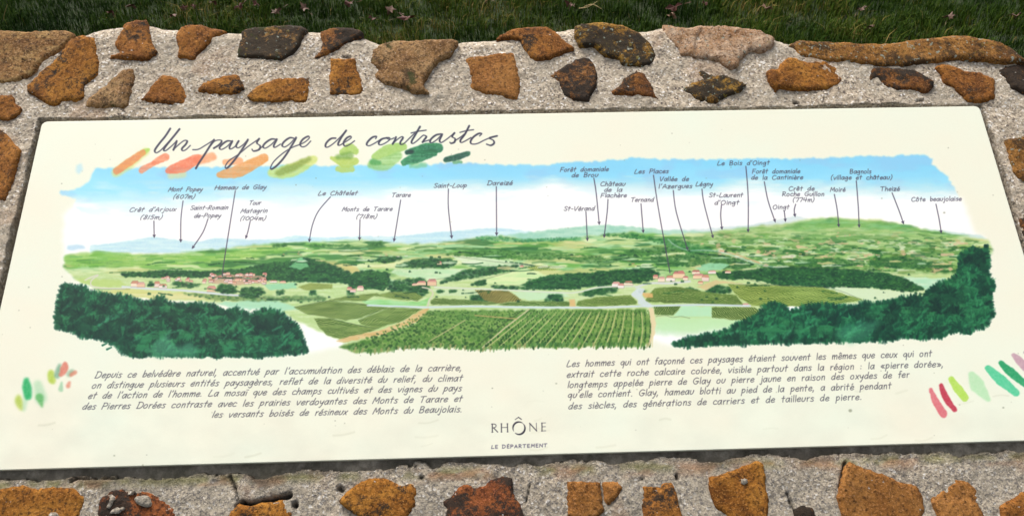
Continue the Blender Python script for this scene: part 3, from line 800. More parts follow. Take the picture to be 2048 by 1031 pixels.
    for s_ in [[(685, 85), (640, 155), (575, 235), (535, 295), (548, 320), (590, 298), (650, 235), (720, 160), (775, 90)],
               [(775, 90), (715, 165), (650, 245), (622, 290), (640, 300), (690, 262), (742, 212)],
               [(748, 206), (738, 240), (716, 292)], [(716, 292), (760, 248), (820, 202), (850, 206), (835, 240), (800, 278), (806, 300), (838, 290), (880, 250)],
               [(905, 290), (960, 286), (1030, 246), (1112, 194)], [(1112, 194), (1075, 250), (1015, 345), (965, 420), (935, 472)],
               [(1080, 250), (1120, 206), (1172, 196), (1186, 212), (1160, 244), (1110, 276)],
               [(1286, 208), (1240, 206), (1190, 240), (1166, 272), (1186, 288), (1240, 258), (1290, 206), (1264, 262), (1274, 284), (1320, 256), (1352, 206)],
               [(1352, 206), (1328, 252), (1348, 272), (1398, 240), (1442, 192), (1410, 250), (1350, 340), (1280, 430), (1236, 470), (1222, 452), (1260, 396), (1350, 336), (1440, 262), (1552, 184)],
               [(1552, 184), (1530, 224), (1562, 254), (1552, 288), (1500, 304), (1482, 286)],
               [(1552, 280), (1584, 262)],
               [(1716, 190), (1670, 188), (1616, 222), (1590, 258), (1612, 276), (1668, 242), (1724, 188), (1696, 246), (1706, 268), (1760, 236)],
               [(1892, 180), (1852, 174), (1800, 208), (1776, 246), (1800, 264), (1850, 234), (1912, 172), (1870, 250), (1800, 360), (1730, 440), (1676, 478), (1664, 462), (1700, 400), (1790, 320), (1880, 266), (1950, 240)],
               [(1950, 240), (2000, 214), (2040, 178), (2030, 160), (1980, 188), (1952, 234), (1970, 262), (2010, 252), (2055, 206)]]:
        T(200, s_)
    for s_ in [[(348, 178), (304, 182), (260, 220), (248, 256), (268, 266), (318, 236), (380, 180), (450, 104)],
               [(450, 104), (400, 176), (372, 232), (384, 248), (430, 222), (496, 178), (490, 160), (452, 180), (424, 226), (440, 256), (480, 242), (532, 204)],
               [(738, 182), (746, 162), (706, 170), (660, 214), (652, 244), (682, 250), (740, 220), (790, 188)],
               [(842, 176), (800, 186), (770, 218), (776, 242), (820, 232), (872, 196), (874, 176), (842, 176), (876, 190), (918, 176)],
               [(936, 168), (926, 196), (904, 234)], [(904, 234), (950, 190), (992, 164), (1004, 176), (980, 214), (982, 238), (1014, 230), (1070, 176), (1120, 128)],
               [(1170, 66), (1130, 136), (1090, 206), (1098, 230), (1136, 208), (1194, 156), (1212, 150), (1232, 164), (1210, 196), (1196, 216)],
               [(1084, 128), (1150, 112), (1230, 100)], [(1196, 216), (1260, 196)],
               [(1376, 138), (1330, 146), (1284, 180), (1268, 212), (1288, 222), (1340, 188), (1386, 140), (1362, 196), (1376, 220), (1420, 196), (1506, 128)],
               [(1506, 128), (1484, 162), (1512, 184), (1506, 216), (1474, 228), (1462, 218)], [(1508, 204), (1560, 172), (1600, 140)],
               [(1650, 58), (1610, 136), (1566, 196), (1572, 220), (1606, 208), (1668, 172)], [(1560, 122), (1620, 106), (1692, 96)],
               [(1752, 156), (1772, 134), (1740, 134), (1690, 168), (1664, 208), (1676, 234), (1730, 230), (1800, 196), (1860, 172), (1922, 156)],
               [(1922, 156), (1880, 166), (1850, 178), (1886, 200), (1892, 228), (1860, 248), (1820, 236)]]:
        T(600, s_)
    # department logo
    def Lg(pts, r_, sm=True):
        Q = [(960+x/11.456, 820+y/11.456) for x, y in pts]
        pline(smoothline(Q, 6) if sm else Q, r_, (58, 56, 70), .97, .5)
    Lg([(280, 308), (283, 494)], .9, 0); Lg([(262, 308), (330, 308), (368, 335), (350, 380), (290, 395)], .6)
    Lg([(310, 395), (405, 492)], .8, 0); Lg([(264, 494), (302, 494)], .4, 0)
    Lg([(490, 300), (492, 490)], .9, 0); Lg([(628, 300), (632, 488)], .9, 0); Lg([(492, 388), (630, 384)], .45, 0)
    for xx, yy in ((490, 300), (492, 490), (628, 300), (632, 488)):
        Lg([(xx-16, yy), (xx+16, yy-1)], .35, 0)
    for a0_, a1_, tmax in ((150, 305, 1.35), (-48, 128, 1.5)):
        Q = []; R_ = []
        for i in range(25):
            t = i/24; an = math.radians(a0_+(a1_-a0_)*t)
            Q.append((960+(892+138*math.cos(an))/11.456, 820+(402+142*math.sin(an))/11.456)); R_.append(.25+tmax*math.sin(math.pi*t)**.8)
        pline(Q, R_, (50, 48, 64), .97, .5)
    Lg([(806, 206), (880, 152)], .6, 0); Lg([(880, 152), (948, 200)], .8, 0)
    Lg([(1142, 290), (1144, 470)], .5, 0); Lg([(1136, 290), (1298, 466)], .9, 0); Lg([(1290, 284), (1294, 466)], .5, 0)
    Lg([(1418, 284), (1420, 466)], .9, 0); Lg([(1404, 284), (1502, 280)], .45, 0); Lg([(1418, 370), (1500, 368)], .45, 0); Lg([(1404, 468), (1506, 462)], .5, 0)
    text("LE DÉPARTEMENT", 982.9, 895.9, 1093.8, 892.4, xh=4.0, slant=0.0, r=.6, color=(80, 76, 104), al=.95, track=5.5, caps=True)
    # wear: stains, specks, scratches, uneven tone
    rr = random.Random(91)
    t1 = np.clip((BIG-.45)*2.5, -1, 1)[..., None]
    IMG[:] = IMG + t1*np.array((2.5, -2.0, -3.0))
    b2 = fnoise(CH, CW, 60, 90, 99, 4)[..., None]
    lowb = np.clip((PYY-700)/200, 0, 1)[:, None, None]
    IMG[:] = IMG*(1-lowb*.022*np.clip((b2-.35)*3, 0, 1.4))
    for i in range(120):
        x, y = rr.uniform(-60, 2140), rr.uniform(250, 930)
        s = rr.uniform(.4, 1.1)
        seg((x, y), (x+rr.uniform(-1, 1), y), s, s, (120, 118, 100), rr.uniform(.15, .6), .8)
    for x, y, s in ((228, 910, 1.3), (285, 929, 1.3), (1700, 820, 3), (1888, 425, 1.6), (57, 574, 1.2), (2006, 814, 1.5), (1112, 766, 1.2)):
        seg((x, y), (x+1, y), s, s, (120, 124, 100), .5, 1)
    for i in range(26):
        x, y = rr.uniform(0, 2048), rr.uniform(780, 920)
        L = rr.uniform(10, 46)
        pline(smoothline([(x, y), (x+L/2, y-rr.uniform(-1, 3)), (x+L, y-rr.uniform(0, 8))]), rr.uniform(.7, 2.2), (196, 196, 172), rr.uniform(.10, .3), 1.6)


_FN = fnoise(400, 1100, 14, 16, 205, 3)


def fnoise_at(x, y):
    return float(_FN[int(y/2) % 400, int(x/2) % 1100])


# single-stroke handwriting; x-height 10, capitals 17, descender -7
G = {
 'a': (9, "8,9.5 4,10 1,7.5 0,3.5 2,0 5,1 8,8;8.4,10.5 8,4 8.6,0"), 'b': (8, "1,17 1,8 1,0;1,5 4,9 7,9 8,5 6,1 3,0 1,1"), 'c': (8, "8,8 5,10 2,9 0,5 1,1 4,0 8,1"),
 'd': (9, "8,8 5,10 2,8 0,4 1,1 4,0 7,4;9,17 8,9 8,0"), 'e': (8, "0,5 4,5 8,7 6,10 3,9 0,5 1,1 4,0 8,2"), 'f': (6, "7,16 5,17 3,15 3,8 2,0;0,9 6,10"),
 'g': (9, "8,8 5,10 2,8 0,4 2,1 5,2 8,9;8,10 8,2 7,-5 4,-7 1,-5"), 'h': (8, "1,17 1,8 0,0;1,6 4,10 7,9 7,0"), 'i': (2, "1,10 1,0;1,14 1,14.6"),
 'j': (4, "3,10 3,-3 1,-7 -1,-5;3,14 3,14.6"), 'l': (2, "1,17 1,8 1,0"), 'm': (13, "1,10 1,0;1,6 4,10 6,9 6,0;6,6 10,10 12,9 12,0"),
 'n': (8, "1,10 1,0;1,6 4,10 7,9 7,0"), 'o': (9, "5,10 2,9 0,5 1,1 4,0 7,2 8,6 7,9 5,10"), 'p': (9, "1,10 1,0 0,-7;1,6 4,10 7,9 8,5 5,1 1,1"),
 'q': (9, "8,9 5,10 1,8 0,4 3,1 6,3 8,9 8,0 7,-7"), 'r': (6, "1,10 1,0;1,6 3,9 6,10"), 's': (7, "7,9 4,10 1,8 3,6 6,4 6,1 3,0 0,1"),
 't': (7, "4,16 3,8 3,0;0,10 7,10.5"), 'u': (8, "1,10 0,3 2,0 5,1 7,4 8,10;8,10 7.6,6"), 'v': (8, "0,10 3,0 8,10"), 'x': (8, "1,10 7,0;8,10 0,0"),
 'y': (8, "0,10 1,4 4,3 7,7;8,10 6,0 3,-7 1,-7"), 'z': (8, "0,10 8,10 0,0 8,0;2,5 7,5"), 'k': (7, "1,17 1,0;7,10 1,4 7,0"),
 'A': (12, "0,0 6,15 11,0;2,5 10,5"), 'B': (11, "1,16 1,0;1,16 7,16 9,13 6,9 1,8;1,8 8,8 10,4 7,0 1,0"), 'C': (12, "11,14 7,16 2,13 0,7 2,1 7,0 12,2"),
 'D': (13, "2,16 1,0;0,16 7,16 12,12 12,5 7,0 0,0"), 'F': (10, "1,16 0,0;1,16 10,16;1,8 8,8"), 'G': (13, "12,14 7,16 2,13 0,7 3,1 8,0 12,5 6,7 13,7"),
 'H': (12, "1,16 0,0;12,16 11,0;-1,8 13,9"), 'L': (10, "3,16 0,0 10,1"), 'M': (14, "0,0 3,16 7,5 13,16 13,0"), 'O': (13, "7,16 2,13 0,7 3,0 8,0 12,6 11,13 7,16"),
 'P': (10, "1,16 0,0;0,16 7,16 10,12 7,8 1,8"), 'R': (11, "1,16 0,0;0,16 7,16 9,12 6,8 1,8 10,0"), 'S': (10, "10,14 6,16 1,14 3,9 8,7 9,3 5,0 0,2"),
 'T': (12, "0,15 12,16;6,15 5,0"), 'V': (11, "0,16 4,0 11,16"), 'N': (12, "0,0 1,16 11,0 12,16"), 'E': (9, "9,16 1,16 1,0 9,0;1,8 8,8"),
 '0': (11, "6,15 1,11 1,4 5,0 10,4 10,11 6,15"), '1': (4, "3,15 1,0"), '4': (11, "3,15 0,6 10,7;9,15 7,0"), '5': (9, "9,15 3,15 2,9 7,9 8,4 5,0 0,1"),
 '6': (10, "7,15 2,10 0,4 4,0 8,3 6,8 1,6"), '7': (10, "0,14 10,15 4,0"), '8': (10, "9,13 6,16 2,13 8,6 7,1 2,0 1,4 8,10 9,13"),
 '(': (5, "5,18 1,12 0,4 2,-3"), ')': (5, "3,18 5,11 4,3 0,-3"), '-': (7, "1,6 6,6.5"), "'": (3, "2,17 1,13"), ',': (3, "1.5,1 0,-4"), '.': (3, "1,0 1.4,.5"),
 ':': (3, "1,8 1.3,8.4;1,1 1.3,1.4"), '«': (9, "4,9 0,5 5,1;8,9 4,5 9,1"), '»': (9, "0,9 5,5 1,1;4,9 9,5 5,1"),
 '^': (0, "2,13 4.5,16 7,13"), '´': (0, "3.5,12.5 6,15.5"), '`': (0, "2,15.5 5,12.5"), '¨': (0, "-.5,14 0,14.6;3,14 3.5,14.6"), '¸': (0, "4,0 5.5,-2.5 3,-4"),
}
ACC = {'é': ('e', '´'), 'è': ('e', '`'), 'ê': ('e', '^'), 'â': ('a', '^'), 'ô': ('o', '^'), 'ï': ('ı', '¨'), 'ç': ('c', '¸'), 'É': ('E', '´')}
G['ı'] = (2, "1,10 1,0")
GP = {k: (w, [[tuple(map(float, q.split(','))) for q in s.split()] for s in v.split(';')]) for k, (w, v) in G.items()}


def text(s, x0, y0, x1, y1, xh, slant, r, color, al=1.0, track=3.0, caps=False):
    sp = 13.5
    rr = random.Random(s)
    items = []; pen = 0.0
    for ch in s:
        if ch == ' ':
            pen += sp; continue
        b, acc = ACC.get(ch, (ch, None))
        w, st = GP[b]
        items.append((pen, st, 0))
        if acc:
            items.append((pen, GP[acc][1], 3.6 if b == 'E' else 0))
        pen += w+track
    tot = pen-track
    u = xh/10.0
    L = math.hypot(x1-x0, y1-y0); ux, uy = (x1-x0)/L, (y1-y0)/L
    sl = slant if isinstance(slant, tuple) else (slant, slant)
    ex = (L-16*u*sl[1]*.6)/tot
    for p, st, dy in items:
        jx, jy = rr.uniform(-.35, .35), rr.uniform(-.45, .45)
        k = sl[0]+(sl[1]-sl[0])*p/tot
        for line in st:
            Q = []
            for gx, gy in line:
                gy = gy+dy
                a = (p+gx+jx)*ex+(gy+jy)*u*k
                h = (gy+jy)*u
                Q.append((x0+ux*a, y0+uy*a-h))
            if len(Q) > 2 and not caps and not any(abs(q[0]-Q[0][0]) > 1e9 for q in Q):
                Q = smoothline(Q, 3)
            pline(Q, r, color, al, .55)


paint()
IMG = (np.clip(IMG, 0, 255)/255.0)**1.16
IMG = np.clip(IMG+(rng.random(IMG.shape[:2])[..., None]-.5)*.018, 0, 1)
# lay the artwork flat on the panel
TW = 3072
TH = int(TW*PH/PW)
xx = (np.arange(TW)+.5)/TW*PW-PW/2
yy = (np.arange(TH)+.5)/TH*PH-PH/2
XX, YY = np.meshgrid(xx, yy)
HH = M
den = HH[2, 0]*XX+HH[2, 1]*YY+HH[2, 2]
sx = (HH[0, 0]*XX+HH[0, 1]*YY+HH[0, 2])/den*FPX+CX
sy = (HH[1, 0]*XX+HH[1, 1]*YY+HH[1, 2])/den*FPX+CY
fx = np.clip((sx-X0)*S-.5, 0, CW-1.01); fy = np.clip((sy-Y0)*S-.5, 0, CH-1.01)
ix = fx.astype(int); iy = fy.astype(int); fx = (fx-ix)[..., None]; fy = (fy-iy)[..., None]
TEX = ((IMG[iy, ix]*(1-fx)+IMG[iy, ix+1]*fx)*(1-fy)+(IMG[iy+1, ix]*(1-fx)+IMG[iy+1, ix+1]*fx)*fy)
buf = np.ones((TH, TW, 4), np.float32)
buf[..., :3] = TEX
timg = bpy.data.images.new('panel_print', TW, TH, alpha=False)
timg.pixels.foreach_set(buf.ravel())
timg.update()
timg.pack()


# ------------------------------------------------------------------ materials
def newmat(name):
    m = bpy.data.materials.new(name)
    m.use_nodes = True
    return m, m.node_tree.nodes, m.node_tree.links, m.node_tree.nodes['Principled BSDF']


def N_(nodes, typ, **kw):
    n = nodes.new(typ)
    for k, v in kw.items():
        if k.startswith('i_'):
            n.inputs[k[2:].replace('_', ' ')].default_value = v
        else:
            setattr(n, k, v)
    return n


def ramp(nodes, links, fac, stops, interp='LINEAR'):
    r = nodes.new('ShaderNodeValToRGB')
    r.color_ramp.interpolation = interp
    while len(r.color_ramp.elements) < len(stops):
        r.color_ramp.elements.new(.5)
    for e, (p, c) in zip(r.color_ramp.elements, stops):
        e.position = p
        e.color = (*c, 1) if len(c) == 3 else c
    links.new(fac, r.inputs[0])
    return r


def mixc(nodes, links, fac, a, b, blend='MIX'):
    m = nodes.new('ShaderNodeMix'); m.data_type = 'RGBA'; m.blend_type = blend
    for sck, v in ((0, fac), (6, a), (7, b)):
        if isinstance(v, bpy.types.NodeSocket):
            links.new(v, m.inputs[sck])
        else:
            m.inputs[sck].default_value = v if sck == 0 else (*v, 1)
    return m.outputs[2]


def noise(nodes, links, vec, scale, detail=4, rough=.6, dist=0.0):
    n = nodes.new('ShaderNodeTexNoise')
    n.inputs['Scale'].default_value = scale; n.inputs['Detail'].default_value = detail
    n.inputs['Roughness'].default_value = rough; n.inputs['Distortion'].default_value = dist
    links.new(vec, n.inputs['Vector'])
    return n.outputs['Fac']


def coords(nodes):
    return nodes.new('ShaderNodeTexCoord').outputs['Object']


def bump(nodes, links, h, strength, dist, prev=None):
    b = nodes.new('ShaderNodeBump')
    b.inputs['Strength'].default_value = strength; b.inputs['Distance'].default_value = dist
    links.new(h, b.inputs['Height'])
    if prev is not None:
        links.new(prev, b.inputs['Normal'])
    return b.outputs['Normal']


def stone_mat(name, c1, c2, c3, dark=.3, darkc=(.02, .018, .014), lichen=0.0, moss=0.0, streak=False, off=0.0):
    m, nd, lk, bs = newmat(name)
    co = coords(nd)
    if streak:
        mp = nd.new('ShaderNodeMapping'); mp.inputs['Scale'].default_value = (1, 2.8, 1); mp.inputs['Rotation'].default_value = (0, 0, .15)
        lk.new(co, mp.inputs[0]); cs = mp.outputs[0]
    else:
        cs = co
    n1 = noise(nd, lk, cs, 18, 6, .65, .4)
    c = ramp(nd, lk, n1, [(.34, c2), (.48, c1), (.62, c3)]).outputs[0]
    n2 = noise(nd, lk, co, 160, 4, .7)
    c = mixc(nd, lk, ramp(nd, lk, n2, [(.36, (.95, .95, .95)), (.47, (.35, .35, .35)), (.56, (0, 0, 0))]).outputs[0], c, (c2[0]*.35, c2[1]*.35, c2[2]*.4))
    n5 = noise(nd, lk, co, 330, 2, .6)
    c = mixc(nd, lk, ramp(nd, lk, n5, [(.55, (0, 0, 0)), (.66, (.5, .5, .5))]).outputs[0], c, (min(c3[0]*1.5, .7), min(c3[1]*1.6, .6), min(c3[2]*2.0+.02, .5)))
    if dark > 0:
        n3 = noise(nd, lk, co, 95, 7, .82, .2)
        n4 = noise(nd, lk, co, 17+off*.5, 3, .5, .2)
        ad = nd.new('ShaderNodeMath'); ad.operation = 'MULTIPLY_ADD'; lk.new(n4, ad.inputs[0]); ad.inputs[1].default_value = .8; lk.new(n3, ad.inputs[2])
        lo = 1.085-dark*.33
        hf = nd.new('ShaderNodeMath'); hf.operation = 'MULTIPLY'; lk.new(ad.outputs[0], hf.inputs[0]); hf.inputs[1].default_value = .5
        lo *= .5
        f = ramp(nd, lk, hf.outputs[0], [(lo, (0, 0, 0)), (lo+.045, (.92, .92, .92))]).outputs[0]
        c = mixc(nd, lk, f, c, darkc)
    if lichen > 0:
        v = nd.new('ShaderNodeTexNoise'); v.inputs['Scale'].default_value = 120; v.inputs['Detail'].default_value = 5; lk.new(co, v.inputs['Vector'])
        f = ramp(nd, lk, v.outputs['Fac'], [(.66-lichen*.12, (0, 0, 0)), (.685-lichen*.12, (.85, .85, .85))]).outputs[0]
        c = mixc(nd, lk, f, c, (.27, .31, .25))
        v2 = noise(nd, lk, co, 90, 5, .6)
        f = ramp(nd, lk, v2, [(.66-lichen*.06, (0, 0, 0)), (.69-lichen*.06, (.6, .6, .6))]).outputs[0]
        c = mixc(nd, lk, f, c, (.26, .20, .03))
    if moss > 0:
        f = ramp(nd, lk, noise(nd, lk, co, 22, 5, .6), [(.62-moss*.1, (0, 0, 0)), (.68-moss*.1, (.8, .8, .8))]).outputs[0]
        c = mixc(nd, lk, f, c, (.035, .045, .008))
    # crumbs of mortar left on the face
    f = ramp(nd, lk, noise(nd, lk, co, 120, 3, .5), [(.72, (0, 0, 0)), (.74, (.9, .9, .9))]).outputs[0]
    c = mixc(nd, lk, f, c, (.46, .43, .38))
    lk.new(c, bs.inputs['Base Color'])
    bs.inputs['Roughness'].default_value = .88
    bs.inputs['Specular IOR Level'].default_value = .25
    b = bump(nd, lk, noise(nd, lk, cs, 55, 6, .7, .3), .8, .004)
    b = bump(nd, lk, noise(nd, lk, co, 330, 5, .8), 1.0, .0030, b)
    lk.new(b, bs.inputs['Normal'])
    return m


SM = {
 'ochre': stone_mat('stone_ochre', (.32, .122, .015), (.17, .058, .008), (.44, .19, .028), .32),
 'brown': stone_mat('stone_brown', (.28, .102, .016), (.15, .050, .008), (.39, .16, .028), .34),
 'deep': stone_mat('stone_deep_brown', (.20, .074, .014), (.10, .034, .008), (.32, .13, .025), .70, off=4),
 'smooth': stone_mat('stone_smooth_tan', (.33, .138, .030), (.25, .096, .018), (.40, .18, .045), .0),
 'pale': stone_mat('stone_pale_pinkish', (.42, .25, .135), (.29, .135, .050), (.56, .40, .27), .04, lichen=.15),
 'pitted': stone_mat('stone_pitted', (.29, .155, .055), (.16, .074, .022), (.42, .26, .115), .40, darkc=(.06, .032, .012), moss=.1, off=9),
 'black': stone_mat('stone_blackened', (.24, .095, .022), (.10, .040, .010), (.32, .15, .04), .88, darkc=(.020, .017, .014), off=-9),
 'mossy': stone_mat('stone_dark_mossy', (.30, .15, .04), (.14, .065, .016), (.40, .22, .07), .98, darkc=(.026, .022, .016), lichen=.05, moss=.4),
 'lichen': stone_mat('stone_lichened', (.30, .135, .026), (.16, .062, .012), (.40, .19, .045), .56, darkc=(.055, .03, .012), lichen=.35, off=3),
 'spotted': stone_mat('stone_spotted', (.30, .145, .018), (.15, .068, .010), (.40, .22, .035), .84, lichen=.25, off=12),
 'streaked': stone_mat('stone_streaked', (.31, .155, .050), (.16, .068, .018), (.44, .27, .10), .34, darkc=(.07, .032, .010), streak=True),
 'red': stone_mat('stone_reddish', (.20, .056, .014), (.10, .028, .008), (.32, .10, .025), .62),
}

# mortar
mm_, nd, lk, bs = newmat('lime_mortar')
co = coords(nd)
v = nd.new('ShaderNodeTexVoronoi'); v.inputs['Scale'].default_value = 310; lk.new(co, v.inputs['Vector'])
sep = nd.new('ShaderNodeSeparateColor'); lk.new(v.outputs['Color'], sep.inputs[0])
c = ramp(nd, lk, sep.outputs[0], [(0, (.13, .105, .095)), (.12, (.31, .255, .195)), (.40, (.52, .43, .32)), (.72, (.62, .515, .39)), (.9, (.73, .64, .52)), (1, (.97, .93, .88))]).outputs[0]
big = noise(nd, lk, co, 7, 5, .6)
c = mixc(nd, lk, ramp(nd, lk, big, [(.42, (0, 0, 0)), (.62, (.5, .5, .5))]).outputs[0], c, (.44, .39, .31))
st = noise(nd, lk, co, 30, 6, .75, .5)
c = mixc(nd, lk, ramp(nd, lk, st, [(.61, (0, 0, 0)), (.74, (.6, .6, .6))]).outputs[0], c, (.19, .165, .165))
sepp = nd.new('ShaderNodeSeparateXYZ'); lk.new(co, sepp.inputs[0])
# darker, greyer and more pitted towards the viewer's side
gy = nd.new('ShaderNodeMapRange'); gy.inputs[1].default_value = .0; gy.inputs[2].default_value = -.34; gy.inputs[3].default_value = 0; gy.inputs[4].default_value = 1
lk.new(sepp.outputs[1], gy.inputs[0])
pit = noise(nd, lk, co, 210, 3, .7)
pf = ramp(nd, lk, pit, [(.53, (0, 0, 0)), (.60, (.8, .8, .8))]).outputs[0]
mu = nd.new('ShaderNodeMath'); mu.operation = 'MULTIPLY'; lk.new(pf, mu.inputs[0]); lk.new(gy.outputs[0], mu.inputs[1])
c = mixc(nd, lk, mu.outputs[0], c, (.085, .08, .095))
c2 = mixc(nd, lk, .34, c, (.30, .275, .22))
c = mixc(nd, lk, gy.outputs[0], c, c2)
at = nd.new('ShaderNodeAttribute'); at.attribute_name = 'dark_tone'
am = nd.new('ShaderNodeAttribute'); am.attribute_name = 'moss'
c = mixc(nd, lk, am.outputs['Fac'], c, (.23, .22, .075))
ar = nd.new('ShaderNodeAttribute'); ar.attribute_name = 'rust'
c = mixc(nd, lk, ar.outputs['Fac'], c, (.36, .21, .12))
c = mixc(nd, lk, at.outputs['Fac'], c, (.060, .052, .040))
lk.new(c, bs.inputs['Base Color'])
bs.inputs['Roughness'].default_value = .95
bs.inputs['Specular IOR Level'].default_value = .2
b = bump(nd, lk, v.outputs['Distance'], .6, .002)
b = bump(nd, lk, noise(nd, lk, co, 130, 6, .8), 1.0, .005, b)
lk.new(b, bs.inputs['Normal'])
MORTAR = mm_

mm_, nd, lk, bs = newmat('grey_cement')
co = coords(nd)
c = ramp(nd, lk, noise(nd, lk, co, 40, 6, .7), [(.3, (.14, .12, .09)), (.5, (.26, .23, .18)), (.68, (.50, .44, .35))]).outputs[0]
c = mixc(nd, lk, ramp(nd, lk, noise(nd, lk, co, 16, 5, .6), [(.5, (0, 0, 0)), (.65, (.6, .6, .6))]).outputs[0], c, (.07, .068, .035))
lk.new(c, bs.inputs['Base Color']); bs.inputs['Roughness'].default_value = .9
lk.new(bump(nd, lk, noise(nd, lk, co, 180, 5, .7), .7, .003), bs.inputs['Normal'])
CEMENT = mm_

mm_, nd, lk, bs = newmat('printed_panel')
ti = nd.new('ShaderNodeTexImage'); ti.image = timg; ti.extension = 'EXTEND'; ti.interpolation = 'Cubic'
uvn = nd.new('ShaderNodeUVMap'); uvn.uv_map = 'UVMap'; lk.new(uvn.outputs[0], ti.inputs[0])
c = mixc(nd, lk, 1.0, ti.outputs[0], (.90, .90, .88), 'MULTIPLY')
lk.new(c, bs.inputs['Base Color'])
bs.inputs['Roughness'].default_value = .33
bs.inputs['Specular IOR Level'].default_value = .4
lk.new(bump(nd, lk, noise(nd, lk, coords(nd), 420, 2, .5), .12, .0006), bs.inputs['Normal'])
PRINT = mm_

mm_, nd, lk, bs = newmat('panel_mounting')
bs.inputs['Base Color'].default_value = (.09, .085, .075, 1); bs.inputs['Roughness'].default_value = .8
MOUNT = mm_

mm_, nd, lk, bs = newmat('grass_blades')
at = nd.new('ShaderNodeAttribute'); at.attribute_name = 'tone'
c = ramp(nd, lk, at.outputs['Fac'], [(0, (.008, .025, .002)), (.30, (.018, .045, .003)), (.60, (.036, .070, .004)), (.82, (.066, .100, .008)), (.93, (.13, .12, .025)), (1, (.23, .17, .05))]).outputs[0]
lk.new(c, bs.inputs['Base Color']); bs.inputs['Roughness'].default_value = .8
bs.inputs['Specular IOR Level'].default_value = .08
GRASS = mm_

mm_, nd, lk, bs = newmat('turf_soil')
co = coords(nd)
c = ramp(nd, lk, noise(nd, lk, co, 6, 6, .7), [(.35, (.012, .024, .003)), (.5, (.022, .042, .005)), (.68, (.042, .050, .010))]).outputs[0]
c = mixc(nd, lk, ramp(nd, lk, noise(nd, lk, co, 70, 4, .7), [(.5, (0, 0, 0)), (.65, (.6, .6, .6))]).outputs[0], c, (.035, .065, .010))
lk.new(c, bs.inputs['Base Color']); bs.inputs['Roughness'].default_value = .95
lk.new(bump(nd, lk, noise(nd, lk, co, 50, 5, .7), 1, .03), bs.inputs['Normal'])
SOIL = mm_


def leafmat(name, c1, c2):
    m, nd, lk, bs = newmat(name)
    c = ramp(nd, lk, noise(nd, lk, coords(nd), 60, 4, .6), [(.35, c1), (.65, c2)]).outputs[0]
    lk.new(c, bs.inputs['Base Color']); bs.inputs['Roughness'].default_value = .7
    return m


LEAF = [leafmat('leaf_red_brown', (.07, .020, .012), (.12, .036, .022)), leafmat('leaf_brown', (.07, .032, .016), (.12, .055, .030)),
        leafmat('leaf_tan', (.15, .075, .04), (.22, .12, .07))]


# ------------------------------------------------------------------ mesh helpers
def mkmesh(name, verts, faces, mat, smooth=False):
    me = bpy.data.meshes.new(name)
    me.from_pydata([tuple(v) for v in verts], [], [tuple(f) for f in faces])
    me.materials.append(mat)
    if smooth:
        me.polygons.foreach_set('use_smooth', [True]*len(me.polygons))
    me.update()
    return me


def link(name, me, parent=None):
    o = bpy.data.objects.new(name, me)
    col.objects.link(o)
    if parent is not None:
        o.parent = parent
    return o


# ------------------------------------------------------------------ the ground behind and around the wall
gv, gf = [], []
xs = [-400, -60, -12, -6, -3, 0, 3, 6, 12, 60, 400]
ys = [-400, -60, -12, -4, 0, 2, 4, 6, 9, 14, 60, 400]
for y in ys:
    for x in xs:
        gv.append((x, y, 0))
for j in range(len(ys)-1):
    for i in range(len(xs)-1):
        a = j*len(xs)+i
        gf.append((a, a+1, a+1+len(xs), a+len(xs)))
ground = link('ground', mkmesh('ground', gv, gf, SOIL))
ground['kind'] = 'structure'

# ------------------------------------------------------------------ the wall
wall = bpy.data.objects.new('stone_wall', None)
col.objects.link(wall)
wall.matrix_world = WALLM
wall['label'] = 'low wall of ochre stones in pale mortar with a sloping top around the panel'
wall['category'] = 'wall'
wall['kind'] = 'thing'

# back edge of the mortar, photo pixels
EDGE = [(-520, 78), (-200, 68), (0, 62), (120, 64), (150, 64), (162, 66), (185, 58), (205, 51), (238, 46), (262, 46), (292, 42), (325, 50),
        (345, 51), (380, 54), (440, 58), (470, 59), (500, 58), (560, 55), (610, 57), (640, 57), (680, 60), (716, 66), (735, 71), (757, 80), (800, 84),
        (900, 82), (925, 77), (960, 74), (995, 72), (1040, 62), (1090, 58), (1112, 56), (1145, 50), (1180, 52), (1240, 56), (1275, 56), (1300, 54),
        (1328, 46), (1350, 54), (1450, 56), (1530, 64), (1555, 73), (1580, 82), (1640, 88), (1760, 90), (1860, 84), (1960, 80), (2048, 112), (2200, 128), (2600, 170)]
EW = [wp(x, y, -.006) for x, y in EDGE]
EXs, EYs = [p[0] for p in EW], [p[1] for p in EW]


def yback(X):
    return np.interp(X, EXs, EYs)


STONES = []   # (polygon in wall frame, material, top height, crown)


def Z(ox, oy, pts):
    return [(ox+x/3.938, oy+y/3.938) for x, y in pts]


